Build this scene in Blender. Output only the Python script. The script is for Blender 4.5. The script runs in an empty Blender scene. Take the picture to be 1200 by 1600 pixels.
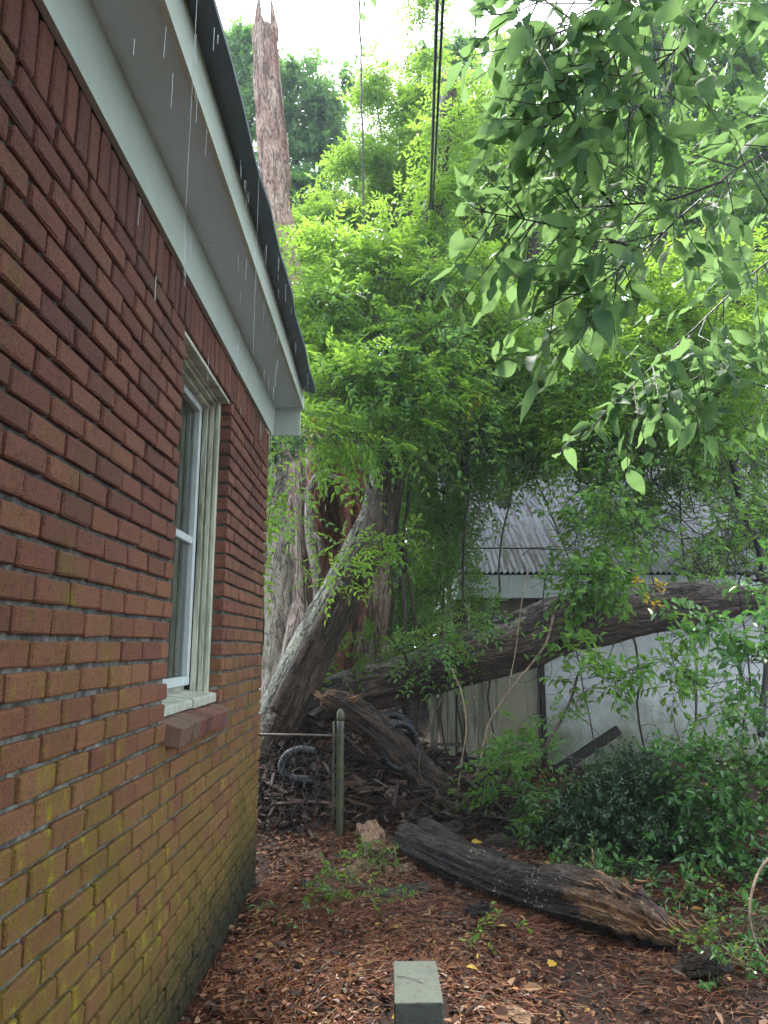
import bpy, math, random
import numpy as np
from mathutils import Vector
R = math.radians
S = bpy.context.scene
C = S.collection
random.seed(4)
rng = np.random.default_rng(11)

# ------------------------------------------------------------------ camera, sky, sun, exposure
F, CX, CY, H, PITCH = 1120.0, 600.0, 800.0, 1.6, R(10.6)
cam_d = bpy.data.cameras.new('camera'); cam = bpy.data.objects.new('camera', cam_d); C.objects.link(cam)
cam_d.sensor_fit = 'VERTICAL'; cam_d.sensor_height = 36.0; cam_d.lens = 36.0 * F / 1600.0
cam_d.clip_start = 0.05; cam_d.clip_end = 500
cam.location = (0, 0, H); cam.rotation_euler = (R(90) + PITCH, 0, 0)
S.camera = cam
SUN_EL, SUN_AZ = 60.0, -8.0          # azimuth measured from straight ahead (+Y) towards +X
w = bpy.data.worlds.new("World"); S.world = w; w.use_nodes = True
nt = w.node_tree; nt.nodes.clear()
sky = nt.nodes.new('ShaderNodeTexSky'); sky.sky_type = 'NISHITA'; sky.sun_disc = False
sky.sun_elevation = R(SUN_EL); sky.sun_rotation = R(SUN_AZ); sky.dust_density = 4.0; sky.air_density = 1.0
mixn = nt.nodes.new('ShaderNodeMix'); mixn.data_type = 'RGBA'; mixn.inputs[0].default_value = 0.72
mixn.inputs[7].default_value = (9.6, 10.8, 12.0, 1)      # bright rain cloud
bg = nt.nodes.new('ShaderNodeBackground'); bg.inputs[1].default_value = 0.15
wo = nt.nodes.new('ShaderNodeOutputWorld')
nt.links.new(sky.outputs[0], mixn.inputs[6]); nt.links.new(mixn.outputs[2], bg.inputs[0]); nt.links.new(bg.outputs[0], wo.inputs[0])
sl = bpy.data.lights.new('sun', 'SUN'); so = bpy.data.objects.new('sun', sl); C.objects.link(so)
sl.energy = 4.8; sl.angle = R(9); sl.color = (1.0, 0.96, 0.88)
sd = Vector((math.sin(R(SUN_AZ)) * math.cos(R(SUN_EL)), math.cos(R(SUN_AZ)) * math.cos(R(SUN_EL)), math.sin(R(SUN_EL))))
so.rotation_euler = (-sd).to_track_quat('-Z', 'Y').to_euler(); so.location = (0, 0, 20)
S.view_settings.view_transform = 'Standard'; S.view_settings.look = 'None'
S.view_settings.gamma = 1.0; S.view_settings.exposure = 1.4
S.render.engine = 'CYCLES'
S.cycles.max_bounces = 8; S.cycles.diffuse_bounces = 5; S.cycles.glossy_bounces = 3
S.cycles.transmission_bounces = 6; S.cycles.transparent_max_bounces = 12; S.cycles.volume_bounces = 1
S.cycles.use_denoising = True; S.cycles.sample_clamp_indirect = 6.0

# ------------------------------------------------------------------ helpers
CP, SP = math.cos(PITCH), math.sin(PITCH)
def ray(x, y):
    u, v = (x - CX) / F, (CY - y) / F
    return np.array([u, CP - v * SP, SP + v * CP])
def at(x, y, Y):
    d = ray(x, y); return d * (Y / d[1]) + np.array([0, 0, H])
def dist(x, y, Y): return Y / ray(x, y)[1]
def px(n, x, y, Y): return n * dist(x, y, Y) / F          # n photo pixels in metres there
def atX(x, y, X):
    d = ray(x, y); return d * (X / d[0]) + np.array([0, 0, H])
def ground_at(x, y, z=0.0):
    d = ray(x, y); return d * ((z - H) / d[2]) + np.array([0, 0, H])

def _hash(ix, iy, iz, seed):
    h = (ix * 374761393 + iy * 668265263 + iz * 2147483647 + seed * 1274126177) & 0xffffffff
    h = ((h ^ (h >> 13)) * 1274126177) & 0xffffffff
    h = h ^ (h >> 16)
    return (h & 0xffff) / 65535.0
def vnoise(p, seed=0):
    p = np.asarray(p, float); i = np.floor(p).astype(np.int64); f = p - i; f = f * f * (3 - 2 * f)
    r = 0
    for dx in (0, 1):
        for dy in (0, 1):
            for dz in (0, 1):
                wgt = (f[..., 0] if dx else 1 - f[..., 0]) * (f[..., 1] if dy else 1 - f[..., 1]) * (f[..., 2] if dz else 1 - f[..., 2])
                r = r + wgt * _hash(i[..., 0] + dx, i[..., 1] + dy, i[..., 2] + dz, seed)
    return r * 2 - 1
def fbm(p, oct=4, seed=0):
    p = np.asarray(p, float); a, s, r = 1.0, 0.0, 0
    for k in range(oct):
        r = r + a * vnoise(p * 2 ** k, seed + k * 17); s += a; a *= 0.5
    return r / s

def mesh_np(name, V, faces, mat, parent=None, smooth=False, attrs=None, facemat=None, mats=None):
    """faces: list of int arrays (n,k), one array per polygon size"""
    V = np.asarray(V, np.float32)
    me = bpy.data.meshes.new(name)
    if not isinstance(faces, (list, tuple)): faces = [faces]
    faces = [np.asarray(f, np.int32) for f in faces if len(f)]
    me.vertices.add(len(V)); me.vertices.foreach_set('co', V.ravel())
    nl = sum(f.size for f in faces); npoly = sum(len(f) for f in faces)
    me.loops.add(nl); me.loops.foreach_set('vertex_index', np.concatenate([f.ravel() for f in faces]))
    me.polygons.add(npoly)
    tot = np.concatenate([np.full(len(f), f.shape[1], np.int32) for f in faces])
    st = np.concatenate([[0], np.cumsum(tot)[:-1]]).astype(np.int32)
    me.polygons.foreach_set('loop_start', st); me.polygons.foreach_set('loop_total', tot)
    me.polygons.foreach_set('use_smooth', np.full(npoly, smooth, bool))
    me.update(calc_edges=True)
    for k, v in (attrs or {}).items():
        v = np.asarray(v, np.float32)
        if v.ndim == 1:
            a = me.attributes.new(k, 'FLOAT', 'POINT'); a.data.foreach_set('value', v)
        else:
            a = me.attributes.new(k, 'FLOAT_VECTOR', 'POINT'); a.data.foreach_set('vector', v.ravel())
    for m in (mats or [mat]): me.materials.append(m)
    if facemat is not None: me.polygons.foreach_set('material_index', np.asarray(facemat, np.int32))
    o = bpy.data.objects.new(name, me); C.objects.link(o)
    if parent is not None:
        o.parent = parent
        # parts are authored in world space: shift into the parent's space
        if tuple(parent.location) != (0, 0, 0):
            o.location = -Vector(parent.location)
        if parent.parent is not None:
            o.location = (0, 0, 0)
    return o
def tag(o, label=None, cat=None, group=None, kind=None):
    if label: o['label'] = label
    if cat: o['category'] = cat
    if group: o['group'] = group
    if kind: o['kind'] = kind
    return o
def empty(name, loc, label, cat, group=None):
    o = bpy.data.objects.new(name, None); C.objects.link(o); o.location = tuple(float(c) for c in loc)
    o.empty_display_size = 0.1
    return tag(o, label, cat, group)

class MB:
    """collects boxes / tubes / polys into one mesh"""
    def __init__(s): s.V = []; s.F = {}; s.n = 0; s.A = []
    def add(s, V, Fs, attr=None):
        V = np.asarray(V, float)
        for f in Fs:
            f = np.asarray(f)
            if len(f): s.F.setdefault(f.shape[1], []).append(f + s.n)
        s.V.append(V); s.n += len(V)
        s.A.append(np.zeros((len(V), 3)) if attr is None else attr)
    def box(s, lo, hi, bev=0.0, rot=None, c=None):
        lo = np.array(lo, float); hi = np.array(hi, float); m = (lo + hi) / 2; h = (hi - lo) / 2
        b = min(bev, h.min() * 0.45)
        if b <= 0:
            V = np.array([[x, y, z] for x in (-1, 1) for y in (-1, 1) for z in (-1, 1)]) * h
            Q = np.array([[0, 1, 3, 2], [4, 6, 7, 5], [0, 4, 5, 1], [2, 3, 7, 6], [0, 2, 6, 4], [1, 5, 7, 3]]); Fs = [Q]
        else:
            V = []
            for x in (-1, 1):
                for y in (-1, 1):
                    for z in (-1, 1):
                        V += [[x * h[0], y * (h[1] - b), z * (h[2] - b)], [x * (h[0] - b), y * h[1], z * (h[2] - b)], [x * (h[0] - b), y * (h[1] - b), z * h[2]]]
            V = np.array(V)
            idx = lambda x, y, z, a: ((x * 2 + y) * 2 + z) * 3 + a
            Q = []; T = []
            for a, (i, j) in enumerate(((1, 2), (2, 0), (0, 1))):
                for sgn in (0, 1):
                    loop = []
                    for (p, q) in ((0, 0), (1, 0), (1, 1), (0, 1)):
                        c3 = [0, 0, 0]; c3[a] = sgn; c3[i] = p; c3[j] = q; loop.append(idx(*c3, a))
                    Q.append(loop if sgn else loop[::-1])
            for a in range(3):
                i, j = (a + 1) % 3, (a + 2) % 3
                for p in (0, 1):
                    for q in (0, 1):
                        c0 = [0, 0, 0]; c0[i] = p; c0[j] = q; c1 = list(c0); c1[a] = 1
                        Q.append([idx(*c0, i), idx(*c1, i), idx(*c1, j), idx(*c0, j)])
            for x in (0, 1):
                for y in (0, 1):
                    for z in (0, 1): T.append([idx(x, y, z, 0), idx(x, y, z, 1), idx(x, y, z, 2)])
            Fs = [np.array(Q), np.array(T)]
        if rot is not None: V = V @ np.array(rot).T
        s.add(V + m if c is None else V + np.array(c), Fs)
    def prism(s, pts, off):
        """pts (n,3) convex polygon, extruded by off"""
        pts = np.asarray(pts, float); n = len(pts); V = np.vstack([pts, pts + np.asarray(off, float)])
        Fs = [np.array([[i, (i + 1) % n, (i + 1) % n + n, i + n] for i in range(n)]), np.array([list(range(n))[::-1]]), np.array([list(range(n, 2 * n))])]
        s.add(V, Fs)
    def tube(s, P, r, k=6, cap=True):
        V, Fs, at_ = tube_geo(P, r, k, cap); s.add(V, Fs, at_)
    def build(s, name, mat, parent=None, smooth=False, attrs=False):
        V = np.vstack(s.V); Fs = [np.vstack(v) for v in s.F.values()]
        return mesh_np(name, V, Fs, mat, parent, smooth, {'bk': np.vstack(s.A)} if attrs else None)

def rotm(ax, ay, az):
    ca, sa, cb, sb, cc, sc = math.cos(ax), math.sin(ax), math.cos(ay), math.sin(ay), math.cos(az), math.sin(az)
    X = np.array([[1, 0, 0], [0, ca, -sa], [0, sa, ca]]); Y = np.array([[cb, 0, sb], [0, 1, 0], [-sb, 0, cb]]); Z = np.array([[cc, -sc, 0], [sc, cc, 0], [0, 0, 1]])
    return Z @ Y @ X

def spline(P, n):
    P = np.asarray(P, float)
    if len(P) == 2: t = np.linspace(0, 1, n)[:, None]; return P[0] * (1 - t) + P[1] * t
    E = np.vstack([2 * P[0] - P[1], P, 2 * P[-1] - P[-2]]); m = len(P) - 1
    t = np.linspace(0, m, n); i = np.minimum(t.astype(int), m - 1); f = (t - i)[:, None]
    a, b, c, d = E[i], E[i + 1], E[i + 2], E[i + 3]
    return 0.5 * (2 * b + (c - a) * f + (2 * a - 5 * b + 4 * c - d) * f ** 2 + (3 * b - a - 3 * c + d) * f ** 3)
def interp(vals, n):
    vals = np.asarray(vals, float); return np.interp(np.linspace(0, 1, n), np.linspace(0, 1, len(vals)), vals)
def frames(P):
    T = np.gradient(P, axis=0); T /= np.linalg.norm(T, axis=1)[:, None] + 1e-12
    ref = np.array([0, 1.0, 0]) if abs(T[0][1]) < 0.9 else np.array([1.0, 0, 0])
    N = np.zeros_like(P); v = ref - T[0] * (ref @ T[0]); v /= np.linalg.norm(v); N[0] = v
    for i in range(1, len(P)):
        v = v - T[i] * (v @ T[i]); v /= np.linalg.norm(v) + 1e-12; N[i] = v
    B = np.cross(T, N); return T, N, B
def tube_geo(P, r, k=6, cap=True, disp=None):
    """returns V, [quads, fans], bark coords.  disp(pos, normal, angle, s, radius)->offset"""
    P = np.asarray(P, float); n = len(P); r = np.broadcast_to(r, (n,)).astype(float)
    T, N, B = frames(P); a = np.linspace(0, 2 * np.pi, k, endpoint=False)
    dirs = N[:, None, :] * np.cos(a)[None, :, None] + B[:, None, :] * np.sin(a)[None, :, None]
    L = np.concatenate([[0], np.cumsum(np.linalg.norm(np.diff(P, axis=0), axis=1))])
    rr = np.repeat(r[:, None], k, 1)
    if disp is not None: rr = rr + disp(P[:, None, :] + dirs * rr[..., None], dirs, a[None, :].repeat(n, 0), L[:, None].repeat(k, 1), r[:, None])
    V = (P[:, None, :] + dirs * rr[..., None]).reshape(-1, 3)
    bk = np.stack([np.cos(a)[None, :] * r.mean() + 0 * rr, np.sin(a)[None, :] * r.mean() + 0 * rr, L[:, None] + 0 * rr], -1).reshape(-1, 3)
    i = np.arange(n - 1)[:, None] * k; j = np.arange(k)[None, :]; j2 = (j + 1) % k
    Q = np.stack([i + j, i + j2, i + k + j2, i + k + j], -1).reshape(-1, 4)
    Fs = [Q]
    if cap:
        V = np.vstack([V, P[0], P[-1]]); bk = np.vstack([bk, [0, 0, 0], [0, 0, L[-1]]]); c0, c1 = n * k, n * k + 1; jj = np.arange(k)
        Fs.append(np.vstack([np.stack([np.full(k, c0), (jj + 1) % k, jj], -1), np.stack([np.full(k, c1), (n - 1) * k + jj, (n - 1) * k + (jj + 1) % k], -1)]))
    return V, Fs, bk

# ------------------------------------------------------------------ materials
def mat(name, rough=0.6, spec=0.4):
    m = bpy.data.materials.new(name); m.use_nodes = True; n = m.node_tree.nodes; b = n['Principled BSDF']
    b.inputs['Roughness'].default_value = rough; b.inputs['Specular IOR Level'].default_value = spec
    return m, m.node_tree, b
def node(t, kind, **kw):
    n = t.nodes.new(kind)
    for k, v in kw.items():
        if k.startswith('i_'): n.inputs[int(k[2:])].default_value = v
        else: setattr(n, k, v)
    return n
def ramp(t, src, stops, interp='LINEAR'):
    r = t.nodes.new('ShaderNodeValToRGB'); r.color_ramp.interpolation = interp; e = r.color_ramp.elements
    while len(e) < len(stops): e.new(0.5)
    for k, (p, c) in enumerate(stops): e[k].position = p; e[k].color = (*c, 1) if len(c) == 3 else c
    t.links.new(src, r.inputs[0]); return r.outputs[0]
def noise(t, vec, scale, detail=4, rough=0.6, vs=None):
    if vs:
        mp = node(t, 'ShaderNodeVectorMath', operation='MULTIPLY'); mp.inputs[1].default_value = vs
        t.links.new(vec, mp.inputs[0]); vec = mp.outputs[0]
    n = node(t, 'ShaderNodeTexNoise'); n.inputs['Scale'].default_value = scale; n.inputs['Detail'].default_value = detail; n.inputs['Roughness'].default_value = rough
    t.links.new(vec, n.inputs['Vector']); return n.outputs[0]
def mixc(t, f, a, b, bt='MIX'):
    m = node(t, 'ShaderNodeMix', data_type='RGBA', blend_type=bt)
    for i, s in ((0, f), (6, a), (7, b)):
        if isinstance(s, (int, float)): m.inputs[i].default_value = s
        elif isinstance(s, tuple): m.inputs[i].default_value = (*s, 1)
        else: t.links.new(s, m.inputs[i])
    return m.outputs[2]
def maths(t, op, a, b=0.0, clamp=False):
    m = node(t, 'ShaderNodeMath', operation=op, use_clamp=clamp)
    for i, s in ((0, a), (1, b)):
        if isinstance(s, (int, float)): m.inputs[i].default_value = s
        else: t.links.new(s, m.inputs[i])
    return m.outputs[0]
def maprange(t, v, a, b, c=0.0, d=1.0):
    m = node(t, 'ShaderNodeMapRange'); t.links.new(v, m.inputs[0])
    for i, s in ((1, a), (2, b), (3, c), (4, d)): m.inputs[i].default_value = s
    return m.outputs[0]
def bump(t, b, h, strength=0.5, dist=0.01, prev=None):
    n = node(t, 'ShaderNodeBump'); n.inputs['Strength'].default_value = strength; n.inputs['Distance'].default_value = dist
    t.links.new(h, n.inputs['Height'])
    if prev is not None: t.links.new(prev, n.inputs['Normal'])
    t.links.new(n.outputs[0], b.inputs['Normal']); return n.outputs[0]
def wpos(t): return t.nodes.new('ShaderNodeNewGeometry').outputs['Position']
def island(t): return t.nodes.new('ShaderNodeNewGeometry').outputs['Random Per Island']
def sepz(t, v):
    s = t.nodes.new('ShaderNodeSeparateXYZ'); t.links.new(v, s.inputs[0]); return s.outputs

def brick_mat():
    m, t, b = mat('brick', 0.62, 0.35); g = wpos(t); xyz = sepz(t, g); rnd = island(t)
    base = ramp(t, rnd, [(0, (0.19, 0.070, 0.056)), (0.3, (0.245, 0.084, 0.064)), (0.6, (0.28, 0.098, 0.070)), (0.85, (0.32, 0.125, 0.080)), (1, (0.16, 0.066, 0.056))])
    n1 = noise(t, g, 95, 6, 0.75); n2 = noise(t, g, 260, 3, 0.7)
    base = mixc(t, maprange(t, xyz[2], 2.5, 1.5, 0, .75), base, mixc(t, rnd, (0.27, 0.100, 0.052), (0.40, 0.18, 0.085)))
    base = mixc(t, maprange(t, n1, 0.50, 0.64, 0, .8), base, (0.085, 0.036, 0.028))
    base = mixc(t, maprange(t, n2, 0.60, 0.72, 0, 0.6), base, (0.40, 0.21, 0.14))
    st = noise(t, g, 2.6, 6, 0.7, (1, 1.2, 0.8)); st2 = noise(t, g, 11.0, 5, 0.7, (1, 1.3, 0.7)); st3 = noise(t, g, 34.0, 5, 0.7)
    low = maths(t, 'ADD', maprange(t, xyz[2], 2.0, 0.5, -0.12, 0.50), maprange(t, xyz[1], 1.0, 4.0, .08, -.02))
    am = maths(t, 'ADD', maths(t, 'ADD', maths(t, 'MULTIPLY', st, 1.25), maths(t, 'MULTIPLY', st2, 0.55)), low)
    am = maths(t, 'ADD', am, maths(t, 'MULTIPLY', rnd, 0.10)); am = maths(t, 'ADD', am, maths(t, 'MULTIPLY', maths(t, 'SUBTRACT', st3, .5), 0.5))
    am = maprange(t, am, 1.06, 1.38, 0, 0.85)
    ac = mixc(t, maprange(t, st3, 0.42, 0.58), (0.25, 0.125, 0.035), (0.27, 0.19, 0.02)); ac = mixc(t, maprange(t, st2, 0.56, 0.66), ac, (0.42, 0.36, 0.015))
    base = mixc(t, am, base, ac)
    gm = maths(t, 'ADD', maprange(t, xyz[2], 0.75, 0.15, 0, .9), maths(t, 'MULTIPLY', maths(t, 'SUBTRACT', st, 0.5), 2.4), True)
    base = mixc(t, maths(t, 'MULTIPLY', gm, 0.6), base, (0.065, 0.075, 0.018))
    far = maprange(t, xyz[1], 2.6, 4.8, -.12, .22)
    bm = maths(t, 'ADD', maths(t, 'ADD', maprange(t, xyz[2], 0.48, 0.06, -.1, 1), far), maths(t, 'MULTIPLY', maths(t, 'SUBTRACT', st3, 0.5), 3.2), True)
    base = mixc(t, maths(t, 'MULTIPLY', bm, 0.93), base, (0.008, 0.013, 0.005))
    t.links.new(base, b.inputs['Base Color'])
    h = maths(t, 'ADD', maths(t, 'MULTIPLY', n1, 0.8), maths(t, 'MULTIPLY', n2, 0.7)); bump(t, b, h, 1.0, 0.016)
    return m
def mortar_mat():
    m, t, b = mat('mortar', 0.85, 0.2); g = wpos(t); xyz = sepz(t, g)
    n = noise(t, g, 30, 4); c = mixc(t, maprange(t, n, .4, .65), (0.065, 0.062, 0.052), (0.24, 0.235, 0.21)); c = mixc(t, maprange(t, xyz[2], 1.35, 2.3, 0, .85), c, (0.045, 0.042, 0.045))  # upper joints dirtier, with the shade of the raked joints painted in
    st = noise(t, g, 5.0, 4)
    gm = maths(t, 'ADD', maprange(t, xyz[2], 1.3, 0.2, 0, 0.8), maths(t, 'MULTIPLY', maths(t, 'SUBTRACT', st, 0.5), 2.0), True)
    c = mixc(t, gm, c, (0.045, 0.085, 0.045)); t.links.new(c, b.inputs['Base Color']); bump(t, b, n, 0.6, 0.004); return m
def paint_mat(name, col, dirt=(0.09, 0.10, 0.06), amt=0.6, scale=3.0, rough=0.5, vs=(1, 1, 0.3), z0=None):
    m, t, b = mat(name, rough, 0.35); g = wpos(t)
    n = noise(t, g, scale, 6, 0.65, vs); n2 = noise(t, g, scale * 9, 4, 0.6, vs)
    f = maths(t, 'ADD', maths(t, 'MULTIPLY', n, 0.7), maths(t, 'MULTIPLY', n2, 0.3))
    c = mixc(t, maprange(t, f, 0.45, 0.72, 0, amt), col, dirt)
    t.links.new(c, b.inputs['Base Color']); bump(t, b, n2, 0.15, 0.003); return m
def bark_mat(name, c1, c2, c3=None, lichen=None, scale=1.0, bumpd=0.02, rough=0.6, stretch=0.18, rot=None, moss=None, spec=0.3, specks=None):
    m, t, b = mat(name, rough, spec)
    a = node(t, 'ShaderNodeAttribute', attribute_name='bk'); v = a.outputs['Vector']
    n1 = noise(t, v, 14 * scale, 6, 0.7, (1, 1, stretch)); n2 = noise(t, v, 55 * scale, 5, 0.7, (1, 1, stretch * 1.5)); n3 = noise(t, v, 3 * scale, 4, 0.6, (1, 1, 0.5))
    c = mixc(t, maprange(t, n1, 0.35, 0.65), c1, c2)
    c = mixc(t, maprange(t, n2, 0.50, 0.66, 0, 0.75), c, tuple(x * 0.35 for x in c1))
    if c3: c = mixc(t, maprange(t, n3, 0.48, 0.62, 0, 0.85), c, c3)
    if rot:
        ra = node(t, 'ShaderNodeAttribute', attribute_name='rot').outputs['Fac']
        rc = mixc(t, maprange(t, n1, 0.35, 0.7), rot[0], rot[1])
        f = maths(t, 'ADD', ra, maths(t, 'MULTIPLY', maths(t, 'SUBTRACT', n2, 0.5), 0.9)); c = mixc(t, maprange(t, f, 0.40, 0.60), c, rc)
    if lichen:
        la = node(t, 'ShaderNodeAttribute', attribute_name='top').outputs['Fac']
        n4 = noise(t, v, 30 * scale, 5, 0.7)
        f = maths(t, 'ADD', la, maths(t, 'MULTIPLY', maths(t, 'SUBTRACT', n4, 0.5), 1.1)); c = mixc(t, maprange(t, f, 0.45, 0.65, 0, 0.9), c, lichen)
    ck = maths(t, 'ABSOLUTE', maths(t, 'SUBTRACT', noise(t, v, 9 * scale, 4, 0.55, (1, 1, stretch)), .5)); ck2 = maths(t, 'ABSOLUTE', maths(t, 'SUBTRACT', noise(t, v, 26 * scale, 3, 0.55, (1, 1, stretch * 1.3)), .5))
    crk = maths(t, 'MULTIPLY', maprange(t, ck, 0.0, 0.035), maprange(t, ck2, 0.0, 0.03, .35, 1)); c = mixc(t, maths(t, 'MULTIPLY', maths(t, 'SUBTRACT', 1.0, crk), .85), c, tuple(x * .18 for x in c1))
    if moss: c = mixc(t, maprange(t, noise(t, v, 7 * scale, 5, 0.6), 0.52, 0.66, 0, 0.8), c, moss)
    if specks:
        vo = node(t, 'ShaderNodeTexVoronoi'); vo.inputs['Scale'].default_value = 62
        t.links.new(v, vo.inputs['Vector']); sm = maprange(t, vo.outputs['Distance'], 0.33, 0.25)
        pm = maprange(t, noise(t, v, 4.5, 2), 0.50, 0.56); sv_ = sepz(t, v); pm = maths(t, 'MULTIPLY', pm, maths(t, 'MULTIPLY', maprange(t, sv_[2], .55, .7), maprange(t, sv_[2], 1.55, 1.4))); c = mixc(t, maths(t, 'MULTIPLY', sm, pm), c, specks)
    t.links.new(c, b.inputs['Base Color'])
    h = maths(t, 'ADD', maths(t, 'ADD', maths(t, 'MULTIPLY', n1, 1.0), maths(t, 'MULTIPLY', n2, 0.6)), maths(t, 'MULTIPLY', crk, .6)); bump(t, b, h, 1.0, bumpd * 1.8)
    return m
def leaf_mat(name, stops, rough=0.38, trans=0.42, tcol=(0.30, 0.48, 0.05), spec=0.45, cl=1.6):
    m = bpy.data.materials.new(name); m.use_nodes = True; t = m.node_tree; b = t.nodes['Principled BSDF']
    g = wpos(t); rnd = island(t); n = noise(t, g, cl, 3, 0.6)
    f = maths(t, 'ADD', maths(t, 'MULTIPLY', rnd, 0.5), maths(t, 'MULTIPLY', maprange(t, n, 0.3, 0.7), 0.5))
    c = ramp(t, f, stops); t.links.new(c, b.inputs['Base Color'])
    b.inputs['Roughness'].default_value = rough; b.inputs['Specular IOR Level'].default_value = spec
    tr = t.nodes.new('ShaderNodeBsdfTranslucent'); mc = mixc(t, 0.6, c, tcol); t.links.new(mc, tr.inputs[0])
    mx = t.nodes.new('ShaderNodeMixShader'); mx.inputs[0].default_value = trans
    t.links.new(b.outputs[0], mx.inputs[1]); t.links.new(tr.outputs[0], mx.inputs[2])
    t.links.new(mx.outputs[0], t.nodes['Material Output'].inputs[0]); return m

M = {}
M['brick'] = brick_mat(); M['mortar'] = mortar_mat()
m, t, b = mat('sill_brick', 0.5, 0.4); g = wpos(t); n1 = noise(t, g, 40, 5); c = ramp(t, island(t), [(0, (0.10, 0.042, 0.036)), (.6, (0.17, 0.065, 0.05)), (1, (0.13, 0.085, 0.06))]); c = mixc(t, maprange(t, n1, .6, .7, 0, .6), c, (0.22, 0.20, 0.17)); t.links.new(c, b.inputs[0]); bump(t, b, n1, .5, .004); M['sillbrick'] = m
M['eave'] = paint_mat('eave_paint', (0.70, 0.84, 0.92), (0.52, 0.66, 0.66), 0.5, 1.4, 0.45, (1, 0.6, 1)); M['frieze'] = paint_mat('frieze_paint', (0.48, 0.545, 0.50), (0.30, 0.37, 0.28), 0.6, 1.4, 0.45, (1, 0.6, 1))
M['fascia'] = paint_mat('fascia_paint', (0.62, 0.68, 0.60), (0.18, 0.24, 0.15), 0.55, 2.2, 0.4, (1, 0.5, 2))
M['frame'] = paint_mat('window_paint', (0.56, 0.57, 0.45), (0.03, 0.035, 0.02), 1.0, 7.5, 0.55, (1, 1, 0.16))
M['sillw'] = paint_mat('sill_paint', (0.42, 0.43, 0.36), (0.06, 0.06, 0.035), 0.9, 9.0, 0.6, (1, 1, 1))
M['vinyl'] = paint_mat('vinyl', (0.52, 0.57, 0.57), (0.22, 0.25, 0.21), 0.6, 9.0, 0.4)
M['roof'] = paint_mat('roof_sheet', (0.10, 0.125, 0.15), (0.05, 0.07, 0.07), 0.7, 7.0, 0.6)
m, t, b = mat('roof_edge', 0.7, 0.3); g = wpos(t); c = mixc(t, noise(t, g, 9, 5), (0.05, 0.06, 0.06), (0.10, 0.12, 0.10)); t.links.new(c, b.inputs[0]); M['drip'] = m
m, t, b = mat('window_glass', 0.04, 0.6); b.inputs['Base Color'].default_value = (0.7, 0.75, 0.75, 1); b.inputs['Transmission Weight'].default_value = 1.0; b.inputs['IOR'].default_value = 1.45; M['glass'] = m
m, t, b = mat('curtain_cloth', 0.8, 0.1); b.inputs['Base Color'].default_value = (0.06, 0.085, 0.09, 1); M['curtain'] = m
m, t, b = mat('dark_room', 0.9, 0.1); b.inputs['Base Color'].default_value = (0.08, 0.08, 0.08, 1); M['room'] = m

M['oldbark'] = bark_mat('old_trunk_bark', (0.30, 0.22, 0.17), (0.48, 0.39, 0.32), (0.20, 0.12, 0.085), None, 0.6, 0.035, 0.65, 0.14, ((0.36, 0.13, 0.075), (0.11, 0.045, 0.032)))
M['snag'] = bark_mat('snag_wood', (0.36, 0.23, 0.175), (0.56, 0.41, 0.32), (0.28, 0.16, 0.115), None, 1.0, 0.02, 0.7, 0.2, ((0.22, 0.085, 0.05), (0.10, 0.05, 0.035)))
M['palebark'] = bark_mat('pale_trunk_bark', (0.30, 0.26, 0.20), (0.40, 0.36, 0.29), (0.22, 0.20, 0.14), None, 0.8, 0.015, 0.7, 0.3)
M['leanbark'] = bark_mat('leaning_trunk_bark', (0.07, 0.045, 0.033), (0.14, 0.10, 0.07), (0.04, 0.03, 0.02), (0.36, 0.37, 0.28), 0.8, 0.02, 0.6, 0.2)
M['logbark'] = bark_mat('fallen_log_bark', (0.075, 0.046, 0.036), (0.16, 0.10, 0.078), (0.045, 0.03, 0.024), (0.27, 0.235, 0.21), 0.7, 0.03, 0.5, 0.15, None, None, 0.5)
M['wetlog'] = bark_mat('wet_log_bark', (0.013, 0.010, 0.009), (0.042, 0.028, 0.022), (0.022, 0.014, 0.012), (0.070, 0.046, 0.038), 1.6, 0.02, 0.38, 0.2, ((0.40, 0.23, 0.115), (0.16, 0.065, 0.03)), None, 0.35, (0.42, 0.36, 0.27))
M['darklog'] = bark_mat('dark_stump_wood', (0.045, 0.03, 0.024), (0.10, 0.065, 0.045), (0.03, 0.022, 0.018), None, 1.0, 0.02, 0.6, 0.2, ((0.30, 0.18, 0.10), (0.12, 0.06, 0.035)))
M['splinter'] = bark_mat('splintered_wood', (0.26, 0.14, 0.07), (0.17, 0.07, 0.035), (0.34, 0.22, 0.12), None, 2.0, 0.004, 0.6, 0.1)
M['treebark'] = bark_mat('tree_bark', (0.055, 0.05, 0.04), (0.12, 0.10, 0.08), (0.07, 0.08, 0.05), None, 1.0, 0.01, 0.7, 0.2)
M['vinebark'] = bark_mat('vine_bark', (0.045, 0.030, 0.022), (0.12, 0.085, 0.06), None, None, 3.0, 0.002, 0.6, 0.2)
M['darkstem'] = bark_mat('dark_stem', (0.025, 0.02, 0.018), (0.06, 0.045, 0.038), None, None, 3.0, 0.002, 0.4, 0.2)
M['palevine'] = bark_mat('pale_vine', (0.38, 0.28, 0.19), (0.26, 0.17, 0.11), None, None, 3.0, 0.002, 0.6, 0.2)
M['greenstem'] = bark_mat('green_stem', (0.10, 0.13, 0.04), (0.17, 0.15, 0.07), None, None, 3.0, 0.001, 0.5, 0.2)

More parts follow.
